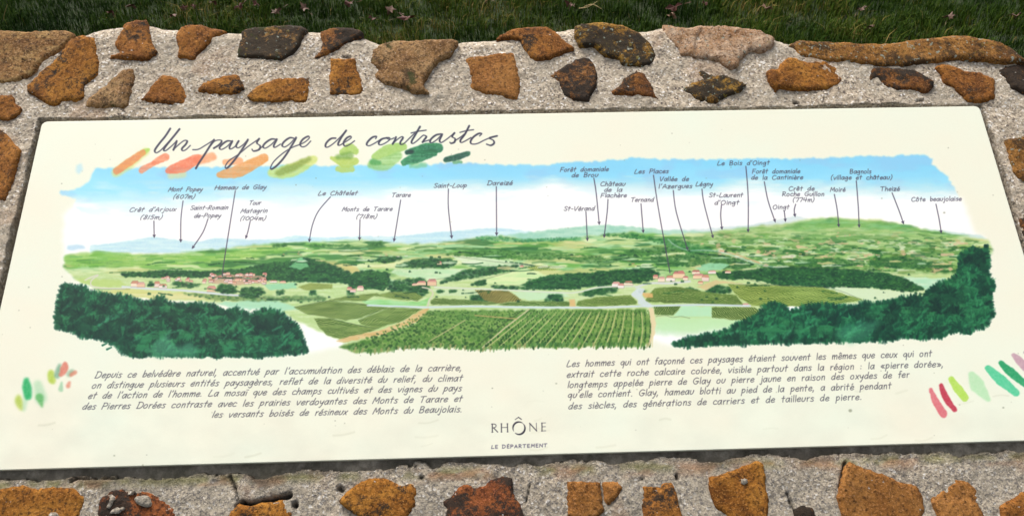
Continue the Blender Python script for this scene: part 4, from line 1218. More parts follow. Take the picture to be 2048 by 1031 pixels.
RAW = [
 (Z(0, 0, [(-260, 250), (0, 225), (100, 222), (200, 235), (340, 225), (490, 210), (580, 240), (545, 285), (500, 340), (420, 400), (310, 465), (270, 540), (180, 590), (60, 635), (0, 645), (-250, 620)]), 'streaked', .010),
 (Z(0, 0, [(620, 265), (735, 285), (745, 420), (765, 470), (740, 580), (660, 640), (650, 740), (590, 775), (510, 765), (430, 815), (360, 800), (270, 735), (205, 705), (200, 655), (300, 560), (400, 480), (480, 390), (540, 300)]), 'ochre', .010),
 (Z(0, 0, [(1000, 135), (1140, 130), (1160, 220), (1180, 310), (1225, 385), (1150, 450), (850, 435), (840, 405), (930, 390), (890, 330), (930, 230), (960, 160)]), 'brown', .012),
 (Z(0, 0, [(1470, 178), (1590, 180), (1720, 210), (1780, 225), (1700, 270), (1640, 330), (1540, 410), (1520, 460), (1450, 430), (1385, 440), (1400, 360), (1375, 270), (1420, 200)]), 'brown', .008),
 ([(480, 55), (500, 48), (533, 47), (571, 42), (597, 46), (612, 55), (602, 74), (596, 89), (581, 102), (563, 113), (533, 112), (500, 109), (470, 108), (470, 97), (479, 76)], 'mossy', .012),
 (Z(500, 0, [(555, 230), (650, 190), (780, 185), (885, 230), (870, 275), (740, 330), (650, 390), (540, 440), (480, 440), (545, 385), (560, 310), (545, 270)]), 'deep', .006),
 (Z(500, 0, [(625, 450), (820, 450), (845, 540), (880, 640), (900, 700), (860, 735), (740, 740), (610, 735), (612, 600), (630, 520)]), 'ochre', .004),
 (Z(500, 0, [(1010, 320), (1150, 275), (1260, 290), (1350, 288), (1460, 295), (1570, 290), (1640, 310), (1620, 350), (1570, 430), (1480, 460), (1430, 530), (1370, 620), (1370, 670), (1410, 710), (1280, 715), (1240, 685), (1150, 655), (1050, 630), (980, 560), (1000, 510), (905, 465), (950, 400), (960, 350)]), 'pitted', .014),
 ([(930, 114), (982, 103), (1020, 101.6), (1029, 103), (1034, 127), (1041, 152), (1037.6, 198), (1015, 193), (1000, 190), (952, 181.6), (937, 175), (940.6, 155), (934, 132)], 'smooth', .003),
 ([(993, 72), (1005, 61), (1028, 49.5), (1061, 45.7), (1094, 48), (1112, 61), (1127, 76), (1149, 89), (1147, 95), (1122, 104), (1102, 112), (1074, 117), (1060, 109), (1048, 91), (1041, 76), (1023, 72), (1000, 72)], 'brown', .010),
 (Z(1000, 0, [(590, 200), (650, 175), (800, 150), (980, 175), (1080, 220), (1180, 290), (1240, 380), (1225, 460), (1120, 490), (980, 480), (930, 430), (830, 410), (740, 340), (640, 345), (590, 270)]), 'spotted', .014),
 (Z(1000, 0, [(375, 575), (480, 520), (620, 435), (700, 440), (740, 500), (770, 570), (760, 680), (710, 740), (700, 785), (590, 780), (500, 735), (470, 670), (440, 620)]), 'black', .006),
 (Z(1000, 0, [(1060, 530), (1120, 530), (1150, 590), (1200, 650), (1245, 720), (1275, 785), (1180, 760), (1060, 740), (900, 740), (880, 710), (950, 660), (970, 600), (1030, 570)]), 'deep', .004),
 (Z(1000, 0, [(1590, 520), (1700, 560), (1800, 590), (1955, 655), (1900, 710), (1800, 740), (1700, 795), (1560, 780), (1490, 730), (1400, 680), (1400, 600), (1480, 560)]), 'spotted', .006),
 ([(1329, 41), (1376, 47), (1406, 42), (1457, 44), (1520, 53), (1543, 66), (1552, 74), (1548, 86), (1528, 102), (1503, 98), (1482, 114), (1480, 130), (1462, 133), (1447, 127), (1442, 117), (1411, 112), (1391, 112), (1381, 105), (1366, 104), (1361, 89), (1343, 76), (1330, 61)], 'pale', .012),
 (Z(1528, 0, [(205, 330), (320, 270), (500, 290), (700, 300), (850, 320), (1050, 310), (1250, 270), (1380, 270), (1500, 240), (1620, 245), (1740, 295), (1860, 300), (1930, 350), (2048, 430), (2200, 520), (2160, 560), (2048, 475), (1900, 480), (1700, 450), (1500, 445), (1300, 470), (1100, 495), (900, 485), (700, 460), (500, 445), (400, 430), (290, 410), (250, 350)]), 'lichen', .014),
 (Z(1528, 0, [(140, 490), (180, 445), (240, 430), (340, 460), (520, 450), (580, 490), (665, 515), (620, 550), (650, 610), (600, 660), (500, 680), (370, 695), (130, 680), (110, 715), (60, 650), (25, 570), (40, 530), (115, 530)]), 'ochre', .010),
 (Z(1528, 0, [(810, 575), (880, 510), (1050, 510), (1200, 540), (1280, 590), (1340, 630), (1340, 680), (1280, 720), (1180, 690), (1060, 700), (950, 660), (900, 600), (850, 650)]), 'deep', .004),
 (Z(1528, 0, [(1365, 510), (1420, 480), (1500, 490), (1600, 535), (1730, 550), (1840, 600), (1840, 760), (1740, 775), (1620, 770), (1570, 720), (1520, 660), (1440, 630), (1415, 560)]), 'brown', .012),
 (Z(1528, 0, [(1860, 540), (1930, 500), (2048, 475), (2200, 560), (2260, 720), (2160, 780), (2048, 725), (1960, 670), (1920, 600)]), 'black', .008),
 (Z(0, 0, [(0, 730), (80, 730), (100, 790), (155, 850), (120, 890), (40, 935), (0, 920), (-150, 900), (-170, 760)]), 'brown', .006),
 (Z(0, 0, [(680, 750), (830, 650), (870, 600), (950, 535), (1040, 530), (1050, 590), (1030, 700), (1000, 820), (960, 835), (800, 830), (660, 835), (660, 790)]), 'pitted', .004),
 (Z(0, 0, [(1270, 580), (1390, 600), (1450, 670), (1455, 800), (1350, 805), (1200, 790), (1060, 775), (1130, 720), (1180, 660), (1230, 620)]), 'brown', .006),
 (Z(0, 0, [(1580, 640), (1700, 590), (1840, 560), (1880, 600), (1920, 690), (1840, 730), (1700, 730), (1530, 715)]), 'ochre', .005),
 ([(492.6, 190), (512, 172), (530, 164), (551, 155), (576, 152), (620.6, 152), (614, 190), (609, 203), (579, 197), (545, 199), (525, 199), (500, 198)], 'ochre', .003),
 ([(-60, 250), (0, 257), (10, 266), (26, 286), (39, 301), (31, 333), (10, 396), (0, 401), (-34, 395)], 'brown', .006),
 ([(2014, 278), (2033, 273), (2060, 268), (2095, 280), (2105, 360), (2085, 385), (2050, 360), (2030, 341), (2022, 307)], 'lichen', .006),
 ([(2042, 434), (2070, 425), (2120, 440), (2125, 500), (2090, 520), (2062, 500)], 'deep', .006),
 (Z(0, 860, [(-160, 480), (0, 460), (150, 430), (280, 460), (400, 440), (560, 455), (640, 520), (620, 620), (600, 700), (540, 820), (300, 870), (0, 850), (-150, 760)]), 'ochre', .006),
 (Z(0, 860, [(870, 450), (960, 450), (1060, 480), (1150, 490), (1290, 540), (1370, 600), (1380, 700), (1300, 840), (1100, 900), (900, 850), (760, 650), (770, 560), (830, 490)]), 'red', .005),
 ([(457, 1026), (477, 1005), (500, 1010), (526, 1002), (569, 998), (584, 1025), (592, 1052), (560, 1078), (480, 1080), (452, 1060)], 'ochre', -.001),
 (Z(500, 860, [(960, 375), (1060, 370), (1160, 410), (1320, 420), (1300, 560), (1240, 670), (1200, 790), (1080, 830), (950, 770), (850, 670), (740, 590), (700, 560), (760, 480), (840, 410)]), 'ochre', .008),
 ([(924, 959), (937, 962), (947, 977), (970, 967), (983, 956), (1020, 949), (1023, 952), (1028, 987), (1043, 1010), (1046, 1031), (1040, 1066), (960, 1085), (890, 1055), (895, 1015), (886, 1003), (906, 987)], 'red', .008),
 (Z(1000, 860, [(530, 395), (650, 400), (785, 405), (800, 500), (818, 640), (790, 660), (700, 700), (560, 690), (535, 673)]), 'smooth', .004),
 (Z(1000, 860, [(802, 400), (950, 390), (965, 460), (900, 540), (850, 592), (825, 560)]), 'smooth', .002),
 (Z(1000, 860, [(1115, 420), (1360, 405), (1390, 480), (1430, 673), (1440, 790), (1150, 800), (1130, 600)]), 'brown', .005),
 ([(1421, 954), (1442, 948), (1475, 936), (1518, 921), (1528, 926), (1533, 967), (1541, 992), (1539, 1018), (1535, 1055), (1470, 1062), (1455, 1026), (1432, 1012), (1419, 974)], 'ochre', .009),
 (Z(1528, 840, [(680, 325), (760, 370), (940, 420), (1080, 480), (1210, 510), (1270, 600), (1280, 700), (1240, 800), (1180, 940), (700, 940), (640, 760), (590, 600), (620, 480), (650, 370)]), 'smooth', .008),
 (Z(1528, 840, [(1330, 600), (1440, 540), (1530, 455), (1640, 490), (1710, 560), (1700, 650), (1740, 750), (1760, 930), (1440, 940), (1370, 720)]), 'smooth', .004),
 (Z(1528, 840, [(1860, 680), (1960, 620), (2048, 560), (2200, 540), (2290, 700), (2220, 900), (1940, 920), (1880, 780)]), 'brown', .004),
 (Z(1528, 840, [(240, 700), (320, 670), (390, 700), (430, 790), (340, 860), (250, 800)]), 'deep', -.002),
 # a few more beyond the frame, so that the wall goes on
 ([(-230, 110), (-120, 90), (-90, 150), (-120, 215), (-210, 205)], 'brown', .006),
 ([(-260, 300), (-150, 290), (-120, 360), (-170, 450), (-260, 430)], 'ochre', .006),
 ([(-330, 640), (-220, 600), (-170, 690), (-200, 800), (-330, 780)], 'deep', .006),
 ([(-330, 900), (-180, 880), (-150, 980), (-230, 1060), (-340, 1040)], 'brown', .006),
 ([(2190, 240), (2290, 230), (2330, 320), (2270, 400), (2190, 350)], 'ochre', .006),
 ([(2240, 480), (2350, 470), (2390, 590), (2320, 660), (2240, 600)], 'brown', .006),
 ([(2270, 740), (2380, 730), (2420, 860), (2300, 900)], 'smooth', .006),
 ([(2170, 940), (2300, 950), (2320, 1060), (2200, 1080)], 'deep', .006),
]


def roughen(poly, step, amp, seed):
    """resample the outline evenly and roughen it"""
    P = np.array(smoothline(list(poly)+[poly[0]], 3)[:-1]) if False else np.array(poly+[poly[0]])
    seglen = np.hypot(*np.diff(P, axis=0).T)
    cum = np.concatenate([[0], np.cumsum(seglen)])
    n = max(16, int(cum[-1]/step))
    t = np.linspace(0, cum[-1], n, endpoint=False)
    Q = np.stack([np.interp(t, cum, P[:, 0]), np.interp(t, cum, P[:, 1])], 1)
    Q = (np.roll(Q, 1, 0)+6*Q+np.roll(Q, -1, 0))/8
    r = np.random.default_rng(seed)
    a = r.normal(size=n)
    a1 = sum(np.roll(a, k) for k in (-2, -1, 0, 1, 2))/5
    b = r.normal(size=n)
    tang = np.roll(Q, -1, 0)-np.roll(Q, 1, 0)
    tang /= np.linalg.norm(tang, axis=1)[:, None]+1e-9
    nor = np.stack([tang[:, 1], -tang[:, 0]], 1)
    return Q+nor*((a1*amp*1.6+b*amp*.45)[:, None])


_SN = [fnoise(700, 1500, c_, c_, 300+c_, 4) for c_ in (26, 9)]


def sn(X, Y, k):
    """noise on the wall plane, 3 mm samples"""
    i = np.clip(((np.asarray(X)+2.2)/.003), 0, 1498); j = np.clip(((np.asarray(Y)+1.0)/.003), 0, 698)
    i0 = i.astype(int); j0 = j.astype(int); fi = i-i0; fj = j-j0
    A = _SN[k]
    return (A[j0, i0]*(1-fi)+A[j0, i0+1]*fi)*(1-fj)+(A[j0+1, i0]*(1-fi)+A[j0+1, i0+1]*fi)*fj-.5


def distpoly(P, X, Y):
    d = np.full(X.shape, 9.0)
    n = len(P)
    for i in range(n):
        ax, ay = P[i]; bx_, by_ = P[(i+1) % n]
        vx, vy = bx_-ax, by_-ay
        t = np.clip(((X-ax)*vx+(Y-ay)*vy)/(vx*vx+vy*vy+1e-12), 0, 1)
        d = np.minimum(d, np.hypot(X-ax-t*vx, Y-ay-t*vy))
    return d


SM['mortar'] = MORTAR
PATCH = [[(810, 500), (850, 490), (880, 510), (860, 560), (830, 610), (805, 600), (830, 540)], [(1040, 530), (1060, 505), (1090, 510), (1110, 500), (1140, 500), (1165, 560), (1160, 590), (1130, 590), (1060, 560)],
         [(830, 620), (900, 600), (960, 600), (940, 625), (880, 655), (840, 640)], [(985, 470), (1030, 460), (1010, 495), (980, 500)], [(360, 645), (420, 640), (440, 673), (400, 700), (355, 690)]]
for p_ in PATCH:
    RAW.append((Z(0, 860, p_), 'mortar', .024))
RAW.append((Z(1000, 860, [(1920, 370), (1960, 360), (1975, 400), (1945, 420), (1920, 400)]), 'mortar', .026))
GROOVE = {14: [([wp(*q) for q in ((1408, 52), (1396, 75), (1391, 108))], .0035, .004)], 16: [([wp(*q) for q in ((1558, 134), (1557, 158), (1553, 180))], .0035, .004)]}
for si, (raw, kind, top_h) in enumerate(RAW):
    poly = [wp(x, y, top_h*.6) for x, y in raw]
    cxm = sum(p[0] for p in poly)/len(poly); cym = sum(p[1] for p in poly)/len(poly)
    poly = [(cxm+(p[0]-cxm)*1.012, cym+(p[1]-cym)*1.02) for p in poly]
    Q = roughen(poly, .0042, .0011, si)
    xa, ya = Q.min(0); xb, yb = Q.max(0)
    sp = .0048
    gx, gy_ = np.meshgrid(np.arange(xa+sp/2, xb, sp), np.arange(ya+sp/2, yb, sp))
    r = np.random.default_rng(si+50)
    gx = gx+r.uniform(-.0014, .0014, gx.shape); gy_ = gy_+r.uniform(-.0014, .0014, gy_.shape)
    ins = inside(gx, gy_, [tuple(q) for q in Q])
    gx, gy_ = gx[ins], gy_[ins]
    dd = distpoly([tuple(q) for q in Q], gx, gy_)
    k = dd > sp*.55
    gx, gy_, dd = gx[k], gy_[k], dd[k]
    n = len(Q)
    vv = [Vector((float(q[0]), float(q[1]))) for q in Q]+[Vector((float(a), float(b_))) for a, b_ in zip(gx, gy_)]
    ov, oe, of, ooi, _, _ = delaunay_2d_cdt(vv, [], [list(range(n))], 1, 1e-6)
    OX = np.array([p.x for p in ov]); OY = np.array([p.y for p in ov])
    D = distpoly([tuple(q) for q in Q], OX, OY)
    isb = D < 1e-5
    rim = .0036 if yb < .40 else .006
    top_h = -.0014+top_h*.28
    e = np.clip(D/(rim*np.clip(.9+sn(OX, OY, 1)*3.2, .25, 2.4)), 0, 1)
    tx, ty = r.normal(0, .028, 2)
    drop = .0024 if yb < .40 else .005
    top_h += .0008
    hgt = top_h - drop*(1-e)**2.0 + (OX-cxm)*tx + (OY-cym)*ty
    hgt += sn(OX, OY, 0)*.005*e + sn(OX, OY, 1)*.0045*(.5+.5*e)
    hgt += r.normal(0, .0004, OX.shape)
    for gl, gw, gd in GROOVE.get(si, []):
        for (ax, ay), (bx_, by_) in zip(gl[:-1], gl[1:]):
            vx, vy = bx_-ax, by_-ay
            tq = np.clip(((OX-ax)*vx+(OY-ay)*vy)/(vx*vx+vy*vy+1e-12), 0, 1)
            hgt -= np.clip(1.2-np.hypot(OX-ax-tq*vx, OY-ay-tq*vy)/gw, 0, 1)*gd
    # a ledge or two of broken bedding
    la = r.uniform(0, math.pi); led = (OX-cxm)*math.cos(la)+(OY-cym)*math.sin(la)+sn(OX, OY, 0)*.04
    hgt -= np.clip((led-r.uniform(.0, .02))/.004, 0, 1)*r.uniform(.0, .004)
    back = np.clip((OY-(yback(OX)-.006))/.016, 0, 1.6)
    hgt -= back**2*.006
    verts = [(x, y, h) for x, y, h in zip(OX, OY, hgt)]
    faces = [tuple(f) for f in of]
    # skirt going down into the wall, along the boundary loop of the triangulation
    cnt = {}
    for f in faces:
        for i in range(len(f)):
            a, b_ = f[i], f[(i+1) % len(f)]
            cnt[(a, b_)] = 1
    rimedges = [(a, b_) for (a, b_) in cnt if (b_, a) not in cnt]
    mp_ = {}
    for a, b_ in rimedges:
        for q in (a, b_):
            if q not in mp_:
                mp_[q] = len(verts)
                x, y, h = verts[q]
                verts.append((cxm+(x-cxm)*.97, cym+(y-cym)*.97, -.075))
        faces.append((b_, a, mp_[a], mp_[b_]))
    nm = 'mortar_dab' if kind == 'mortar' else 'stone'
    link(nm, mkmesh(nm, verts, faces, SM[kind], True), wall)

# ---- mortar: one rough sheet between the stones, sunk where the panel's bed lies
XL, XR, YB = -1.42, 1.42, -.62
NXc, NYc = 1160, 400
gx = np.linspace(XL, XR, NXc)
back = yback(gx)
t = np.linspace(0, 1, NYc)
GX = np.broadcast_to(gx[None], (NYc, NXc)).copy()
GY = YB+(back[None]-YB)*t[:, None]
noiseA = sn(GX, GY, 0); noiseB = sn(GX, GY, 1)
fine = fnoise(NYc, NXc, 2.6, 2.6, 600, 2)-.5
Hh = -.0037+noiseA*.0055+noiseB*.0048+fine*.0030
# fall towards the back edge, rounded over
eb = np.clip((GY-(back[None]-.03))/.03, 0, 1)
Hh -= eb**2.4*.016
# bed of the panel with a ragged edge
wob = noiseB*.012+noiseA*.014+fine*.004
wobT = noiseB*.006+noiseA*.009+fine*.003
inx = np.minimum(GX+PW/2+.010+wobT, PW/2+.010-GX+wobT)
iny = np.minimum(GY+PH/2+.0135+wob*1.5, PH/2+.0085-GY+wobT)
ib = np.minimum(inx, iny)
pan = np.clip(ib/.0035, 0, 1)
Hh = Hh*(1-pan)-.030*pan
# toothed margins: slightly higher lip near the bed on the lower side
# cracks and hollows
dark_tone = np.zeros_like(Hh)
CR = [([(140, 962), (150, 956), (168, 957), (245, 955)], .0017, .006), ([(460, 952), (470, 975), (477, 998)], .0017, .006),
      ([(474, 1012), (484, 1004), (500, 1007), (524, 1003), (548, 998), (578, 990)], .0034, .020), ([(590, 1008), (591, 1011)], .004, .015), ([(842, 954), (844, 955)], .004, .012),
      ([(1052, 1005), (1056, 985), (1060, 968)], .0014, .006), ([(1575, 985), (1582, 1003), (1592, 1028)], .0022, .006),
      ([(680, 975), (684, 980)], .004, .010), ([(1284, 957), (1286, 958)], .002, .006), ([(1353, 950), (1355, 956)], .002, .008), ([(1690, 925), (1684, 945), (1678, 975)], .0025, .010),
      ([(686, 115), (700, 115)], .002, .006),
      ([(0, 956), (60, 957)], .0017, .006), ([(1590, 205), (1596, 206)], .003, .01), ([(1835, 202), (1845, 201)], .003, .01)]
for pts, wd, dp in CR:
    W_ = [wp(x, y, -.005) for x, y in pts]
    for i in range(len(W_)-1):
        (ax, ay), (bx_, by_) = W_[i], W_[i+1]
        sel = (GX > min(ax, bx_)-.02) & (GX < max(ax, bx_)+.02) & (GY > min(ay, by_)-.02) & (GY < max(ay, by_)+.02)
        x, y = GX[sel], GY[sel]
        vx, vy = bx_-ax, by_-ay
        tq = np.clip(((x-ax)*vx+(y-ay)*vy)/(vx*vx+vy*vy+1e-12), 0, 1)
        dq = np.hypot(x-ax-tq*vx, y-ay-tq*vy)+noiseB[sel]*.004
        m_ = np.clip(1.3-dq/wd, 0, 1)
        Hh[sel] -= m_*dp
        dark_tone[sel] = np.maximum(dark_tone[sel], m_*.8)  # cracks and hollows are tinted darker as well as sunk
# darker tone along the joint round the bed, wider on its lower side
dark_tone = np.maximum(dark_tone, np.clip(1-np.abs(ib)/.004, 0, 1)*.6)
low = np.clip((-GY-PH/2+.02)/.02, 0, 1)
dark_tone = np.maximum(dark_tone, low*np.clip(.55-(-ib)/.020+noiseA*1.5, 0, .75))
verts = np.stack([GX, GY, Hh], -1).reshape(-1, 3)
# back face: rows going down and out of sight
rows_ = []
for k, (dy, dz) in enumerate([(.006, -.012), (.008, -.03), (.006, -.07), (.0, -.16)]):
    rows_.append(np.stack([gx, back+dy+noiseB[-1]*.01, Hh[-1]+dz], -1))
allv = np.concatenate([verts]+rows_)
NR = NYc+len(rows_)
idx = np.arange(NR*NXc).reshape(NR, NXc)
fq = np.stack([idx[:-1, :-1], idx[:-1, 1:], idx[1:, 1:], idx[1:, :-1]], -1).reshape(-1, 4)
me = bpy.data.meshes.new('mortar')
me.vertices.add(len(allv)); me.vertices.foreach_set('co', allv.astype(np.float32).ravel())
me.loops.add(fq.size); me.loops.foreach_set('vertex_index', fq.astype(np.int32).ravel())
me.polygons.add(len(fq)); me.polygons.foreach_set('loop_start', np.arange(0, fq.size, 4, dtype=np.int32))
me.polygons.foreach_set('use_smooth', np.ones(len(fq), bool))
at_ = me.attributes.new('dark_tone', 'FLOAT', 'POINT')
gr = np.concatenate([dark_tone.ravel(), np.zeros(len(allv)-dark_tone.size)]).astype(np.float32)
at_.data.foreach_set('value', gr)
mosn = fnoise(NYc, NXc, 9, 12, 640, 4)
moss_ = np.clip(1-np.abs(GY+PH/2+.022)/.012, 0, 1)*np.clip((mosn-.42)*6, 0, 1)*.75
rust_ = np.clip(1-np.abs(GY+PH/2+.026)/.016, 0, 1)*np.clip((fnoise(NYc, NXc, 8, 26, 650, 3)-.55)*9, 0, 1)*.8
rust_ = np.maximum(rust_, np.clip((fnoise(NYc, NXc, 26, 30, 655, 4)-.66)*9, 0, 1)*.35)
for nm_, arr in (('moss', moss_), ('rust', rust_)):
    a2_ = me.attributes.new(nm_, 'FLOAT', 'POINT')
    a2_.data.foreach_set('value', np.concatenate([arr.ravel(), np.zeros(len(allv)-arr.size)]).astype(np.float32))
me.materials.append(MORTAR)
me.update(calc_edges=True)
link('mortar', me, wall)

# ---- wall core down to the ground (front, back and ends)
Rinv = WALLM.inverted()


def w2l(x, y, z):
    p = Rinv @ Vector((x, y, z))
    return (p.x, p.y, p.z)


yf = (WALLM @ Vector((0, YB+.004, -.03))); 
bk = (WALLM @ Vector((0, float(min(EYs))-.006, -.05)))
cv = [w2l(XL+.01, yf.y, yf.z), w2l(XR-.01, yf.y, yf.z), w2l(XR-.01, bk.y, bk.z), w2l(XL+.01, bk.y, bk.z),
      w2l(XL+.01, yf.y, 0), w2l(XR-.01, yf.y, 0), w2l(XR-.01, bk.y, 0), w2l(XL+.01, bk.y, 0)]
link('wall_core', mkmesh('wall_core', cv, [(0, 1, 2, 3), (4, 7, 6, 5), (0, 4, 5, 1), (2, 6, 7, 3), (1, 5, 6, 2), (0, 3, 7, 4)], MORTAR), wall)

# ---- smooth cement bed under the panel


def slab(w, h, z0, z1, rad, bev, name, mat, seg_=6, dy=0.0, uv=False):
    pts = []
    for cxs, cys, a0 in ((1, 1, 0), (-1, 1, 90), (-1, -1, 180), (1, -1, 270)):
        for k_ in range(seg_+1):
            a = math.radians(a0+90*k_/seg_)
            pts.append((cxs*(w/2-rad)+rad*math.cos(a), cys*(h/2-rad)+rad*math.sin(a)+dy, math.cos(a), math.sin(a)))
    n = len(pts); V = []; F = []
    for z, ins_ in ((z0, 0), (z1-bev, 0), (z1-bev*.3, bev*.3), (z1, bev)):
        for x, y, nx_, ny_ in pts:
            V.append((x-nx_*ins_, y-ny_*ins_, z))
    for k_ in range(3):
        for i in range(n):
            j = (i+1) % n
            F.append((k_*n+i, k_*n+j, (k_+1)*n+j, (k_+1)*n+i))
    F.append(tuple(range(3*n, 4*n)))
    F.append(tuple(range(n-1, -1, -1)))
    me_ = mkmesh(name, V, F, mat)
    if uv:
        ul = me_.uv_layers.new(name='UVMap')
        for lp in me_.loops:
            co_ = me_.vertices[lp.vertex_index].co
            ul.data[lp.index].uv = ((co_.x+w/2)/w, (co_.y+h/2)/h)
    return me_


link('cement_bed', slab(PW+.09, PH+.09, -.055, -.0165, .01, .001, 'cement_bed', CEMENT), wall)

# ------------------------------------------------------------------ the panel
panel = bpy.data.objects.new('information_panel', None)
col.objects.link(panel)
panel.matrix_world = WALLM
panel['label'] = 'cream information panel titled Un paysage de contrastes with a painted valley panorama'
panel['category'] = 'sign'
link('printed_board', slab(PW, PH, -.008, 0.0, .010, .0009, 'printed_board', PRINT, 8, uv=True), panel)
link('backing_plate', slab(PW-.012, PH-.012, -.0165, -.0082, .008, .001, 'backing_plate', MOUNT, 4), panel)


# ------------------------------------------------------------------ grass behind the wall
def grass(name, n, xr, yr, hmean, seed, wid=.0026):
    r = np.random.default_rng(seed)
    # tufts: blades gather round random centres
    nt_ = n//14
    tx_ = r.uniform(*xr, nt_); ty_ = r.uniform(*yr, nt_)
    ti_ = r.integers(0, nt_, n)
    x = tx_[ti_]+r.normal(0, .028, n); y = ty_[ti_]+r.normal(0, .028, n)
    th = np.clip(r.gamma(6, 1/6, nt_), .4, 2.1)
    patch = .7+.8*(vnoise(64, 64, 5, 5, seed)[np.clip(((y-yr[0])/(yr[1]-yr[0])*63).astype(int), 0, 63), np.clip(((x-xr[0])/(xr[1]-xr[0])*63).astype(int), 0, 63)])
    h = hmean*th[ti_]*r.uniform(.45, 1.25, n)*patch
    az = r.uniform(0, 2*np.pi, n)
    lean = r.uniform(.15, 1.1, n)
    w = wid*r.uniform(.6, 1.4, n)
    wa = az+np.pi/2+r.uniform(-.5, .5, n)
    dx, dy = np.cos(az), np.sin(az); px, py = np.cos(wa)*w, np.sin(wa)*w
    P = np.empty((n, 5, 3))
    m1 = .5
    P[:, 0] = np.stack([x-px, y-py, x*0-.004], 1); P[:, 1] = np.stack([x+px, y+py, x*0-.004], 1)
    mx, my, mz = x+dx*lean*h*.28, y+dy*lean*h*.28, h*.58
    P[:, 2] = np.stack([mx-px*.7, my-py*.7, mz], 1); P[:, 3] = np.stack([mx+px*.7, my+py*.7, mz], 1)
    P[:, 4] = np.stack([x+dx*lean*h*.85, y+dy*lean*h*.85, h*(1-.28*lean)], 1)
    base = (np.arange(n)*5)[:, None]
    tri = np.concatenate([base+np.array([[0, 1, 3]]), base+np.array([[0, 3, 2]]), base+np.array([[2, 3, 4]])])
    me_ = bpy.data.meshes.new(name)
    me_.vertices.add(n*5); me_.vertices.foreach_set('co', P.astype(np.float32).ravel())
    me_.loops.add(tri.size); me_.loops.foreach_set('vertex_index', tri.astype(np.int32).ravel())
    me_.polygons.add(len(tri)); me_.polygons.foreach_set('loop_start', np.arange(0, tri.size, 3, dtype=np.int32))
    a_ = me_.attributes.new('tone', 'FLOAT', 'POINT')
    lowp = fnoise(128, 256, 14, 14, seed+5, 4)[np.clip(((y-yr[0])/(yr[1]-yr[0])*127).astype(int), 0, 127), np.clip(((x-xr[0])/(xr[1]-xr[0])*255).astype(int), 0, 255)]
    tone = np.clip(r.beta(2.2, 2.6, n)*.75+.15*(patch-1)+(lowp-.5)*1.3+np.where(r.random(n) < .035, .4, 0)+(r.random(nt_)*.15)[ti_], 0, 1)
    a_.data.foreach_set('value', np.repeat(tone, 5).astype(np.float32))
    me_.materials.append(GRASS)
    me_.update(calc_edges=True)
    o_ = link(name, me_)
    return o_


pa = gp(1024, 0); pb = gp(1024, 110)
g1 = grass('grass', 300000, (-4.2, 4.2), (pb.y-.9, pa.y+1.5), .045, 4, .0020)
g1['kind'] = 'stuff'
g2 = grass('grass', 90000, (-5.5, 5.5), (.9, pb.y-.85), .06, 6)
g2['kind'] = 'stuff'
for k_, (xr_, yr_, n_) in enumerate([((-9, 9), (pa.y+1.3, pa.y+9), 110000), ((-9, -4), (.5, pa.y+1.4), 60000), ((4, 9), (.5, pa.y+1.4), 60000)]):
    g_ = grass('grass', n_, xr_, yr_, .05, 20+k_, .0035)
    g_['kind'] = 'stuff'

# fallen leaves: lobed, curled, each one an object
LV = [(262, 16, 1, 'brown leaf in the grass above the blocky rust stone, left end of the wall'),
      (220, 30, 0, 'red leaf in the grass up and left of the blocky rust stone'),
      (347, 34, 0, 'dark red leaf just behind the wall between the blocky and the small reddish stone'),
      (372, 17, 0, 'left of two red leaves side by side above the small reddish stone'),
      (384, 14, 0, 'right of two red leaves side by side above the small reddish stone'),
      (425, 7, 0, 'red leaf at the top edge of the photo, right of the small reddish stone'),
      (478, 15, 0, 'crisp red-brown leaf above the left end of the black mossy stone'),
      (512, 10, 0, 'small red leaf high above the middle of the black mossy stone'),
      (554, 24, 1, 'dull brown leaf close behind the right end of the black mossy stone'),
      (610, 18, 1, 'brown leaf above the mortar gap right of the black mossy stone'),
      (700, 8, 0, 'red leaf at the top edge above the dark triangular stone'),
      (745, 40, 0, 'dark red leaf low in the grass left of the big pitted stone'),
      (814, 40, 0, 'large dark red leaf in the grass behind the big pitted stone'),
      (785, 24, 1, 'brown leaf up and left of the large dark red leaf'),
      (978, 4, 1, 'pinkish brown leaf at the top edge between the pitted and the rounded stone'),
      (1138, 10, 0, 'red leaf at the top edge left of the yellow straw stems'),
      (1350, 18, 0, 'large red-brown leaf above the left end of the pale pinkish stone'),
      (1342, 34, 2, 'tan curled leaf touching the grass just behind the pale pinkish stone'),
      (1408, 8, 0, 'small dark red leaf at the top edge above the pale pinkish stone'),
      (1530, 18, 2, 'tan leaf above the right end of the pale pinkish stone'),
      (1742, 57, 1, 'brown crumpled leaf just behind the long lichened stone'),
      (1725, 20, 1, 'thin brown leaf far behind the long lichened stone'),
      (1900, 36, 1, 'dull brown leaf in the grass behind the hump of the long lichened stone'),
      (2035, 34, 1, 'brown leaf in the grass at the right edge of the photo')]
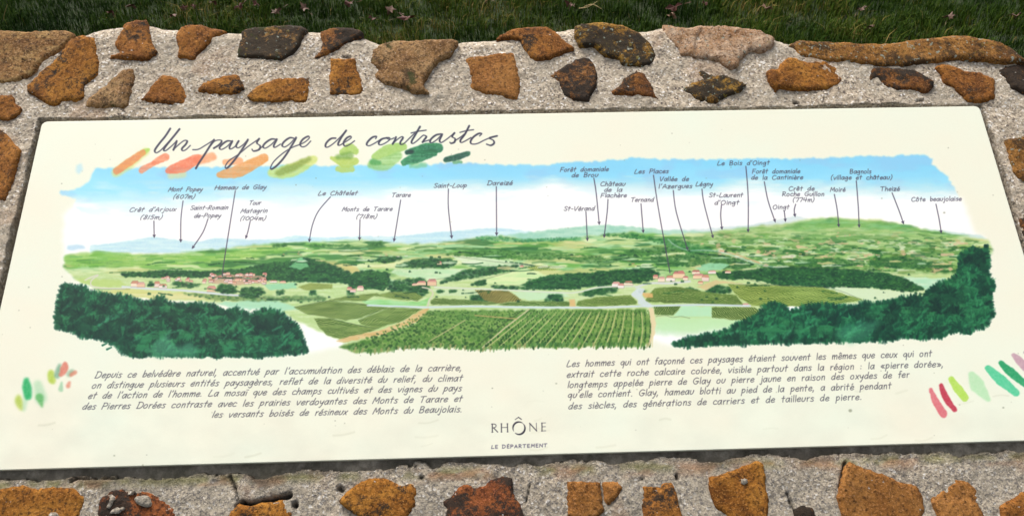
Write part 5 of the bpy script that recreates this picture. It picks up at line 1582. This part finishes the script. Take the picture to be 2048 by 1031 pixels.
for i, (x, y, kd, lab) in enumerate(LV):
    r = random.Random(i+400)
    n = 14
    V = [(0, 0, .012)]
    for k_ in range(n):
        a = 2*math.pi*k_/n
        rad = (.026 if k_ % 2 else .014)*r.uniform(.75, 1.25)*(1.15 if abs(math.cos(a)) > .7 else .85)
        V.append((rad*math.cos(a), rad*math.sin(a), .010*math.cos(2*a+r.random())+r.uniform(-.004, .006)+.012))
    V += [(.03, .0, .012), (.062, .006, .004), (.062, .009, .004)]
    F = [(0, k_+1, (k_+1) % n+1) for k_ in range(n)]+[(n+1, n+2, n+3)]
    p = gp(x, y, .045)
    o = link('fallen_leaf', mkmesh('fallen_leaf', V, F, LEAF[kd]))
    o.location = (p.x, p.y, .040)
    o.rotation_euler = (r.uniform(.1, .8), r.uniform(-.4, .4), r.uniform(0, 6.28))
    k_ = 1.5 if 'large' in lab else (.9 if 'small' in lab else 1.15)
    o.scale = (k_, k_, k_)
    o['label'] = lab; o['category'] = 'leaf'; o['group'] = 'dead leaves fallen on the grass'

# dry stalks standing out of the grass
mm_, nd, lk, bs = newmat('dry_stalk')
bs.inputs['Base Color'].default_value = (.30, .22, .08, 1); bs.inputs['Roughness'].default_value = .7
STRAW = mm_


def stalk(pts, rad, label):
    P = [Vector(p) for p in smoothline(pts, 4)]
    V, F = [], []
    for i, p in enumerate(P):
        rr_ = rad*(1-.6*i/len(P))
        for k_ in range(4):
            a = k_*math.pi/2
            V.append((p.x+rr_*math.cos(a), p.y+rr_*math.sin(a)*.7, p.z+rr_*math.sin(a)*.7))
    for i in range(len(P)-1):
        for k_ in range(4):
            j = (k_+1) % 4
            F.append((i*4+k_, i*4+j, i*4+4+j, i*4+4+k_))
    o_ = link('dry_stalk', mkmesh('dry_stalk', V, F, STRAW))
    o_['label'] = label; o_['category'] = 'stalk'


def gpt(x, y, z):
    p = gp(x, y, z)
    return (p.x, p.y, z)


stalk([gpt(6, 46, .0), gpt(9, 28, .09), gpt(15, 9, .16)], .0035, 'upright straw stalk in the grass at the far left end of the wall')
stalk([gpt(1168, 14, .03), gpt(1185, 9, .06), gpt(1203, 18, .05)], .003, 'bent yellow straw stem lying on the grass above the spotted dark stone')
stalk([gpt(1158, 17, .03), gpt(1176, 14, .07), gpt(1196, 2, .06)], .003, 'yellow straw stem crossing the bent one above the spotted dark stone')
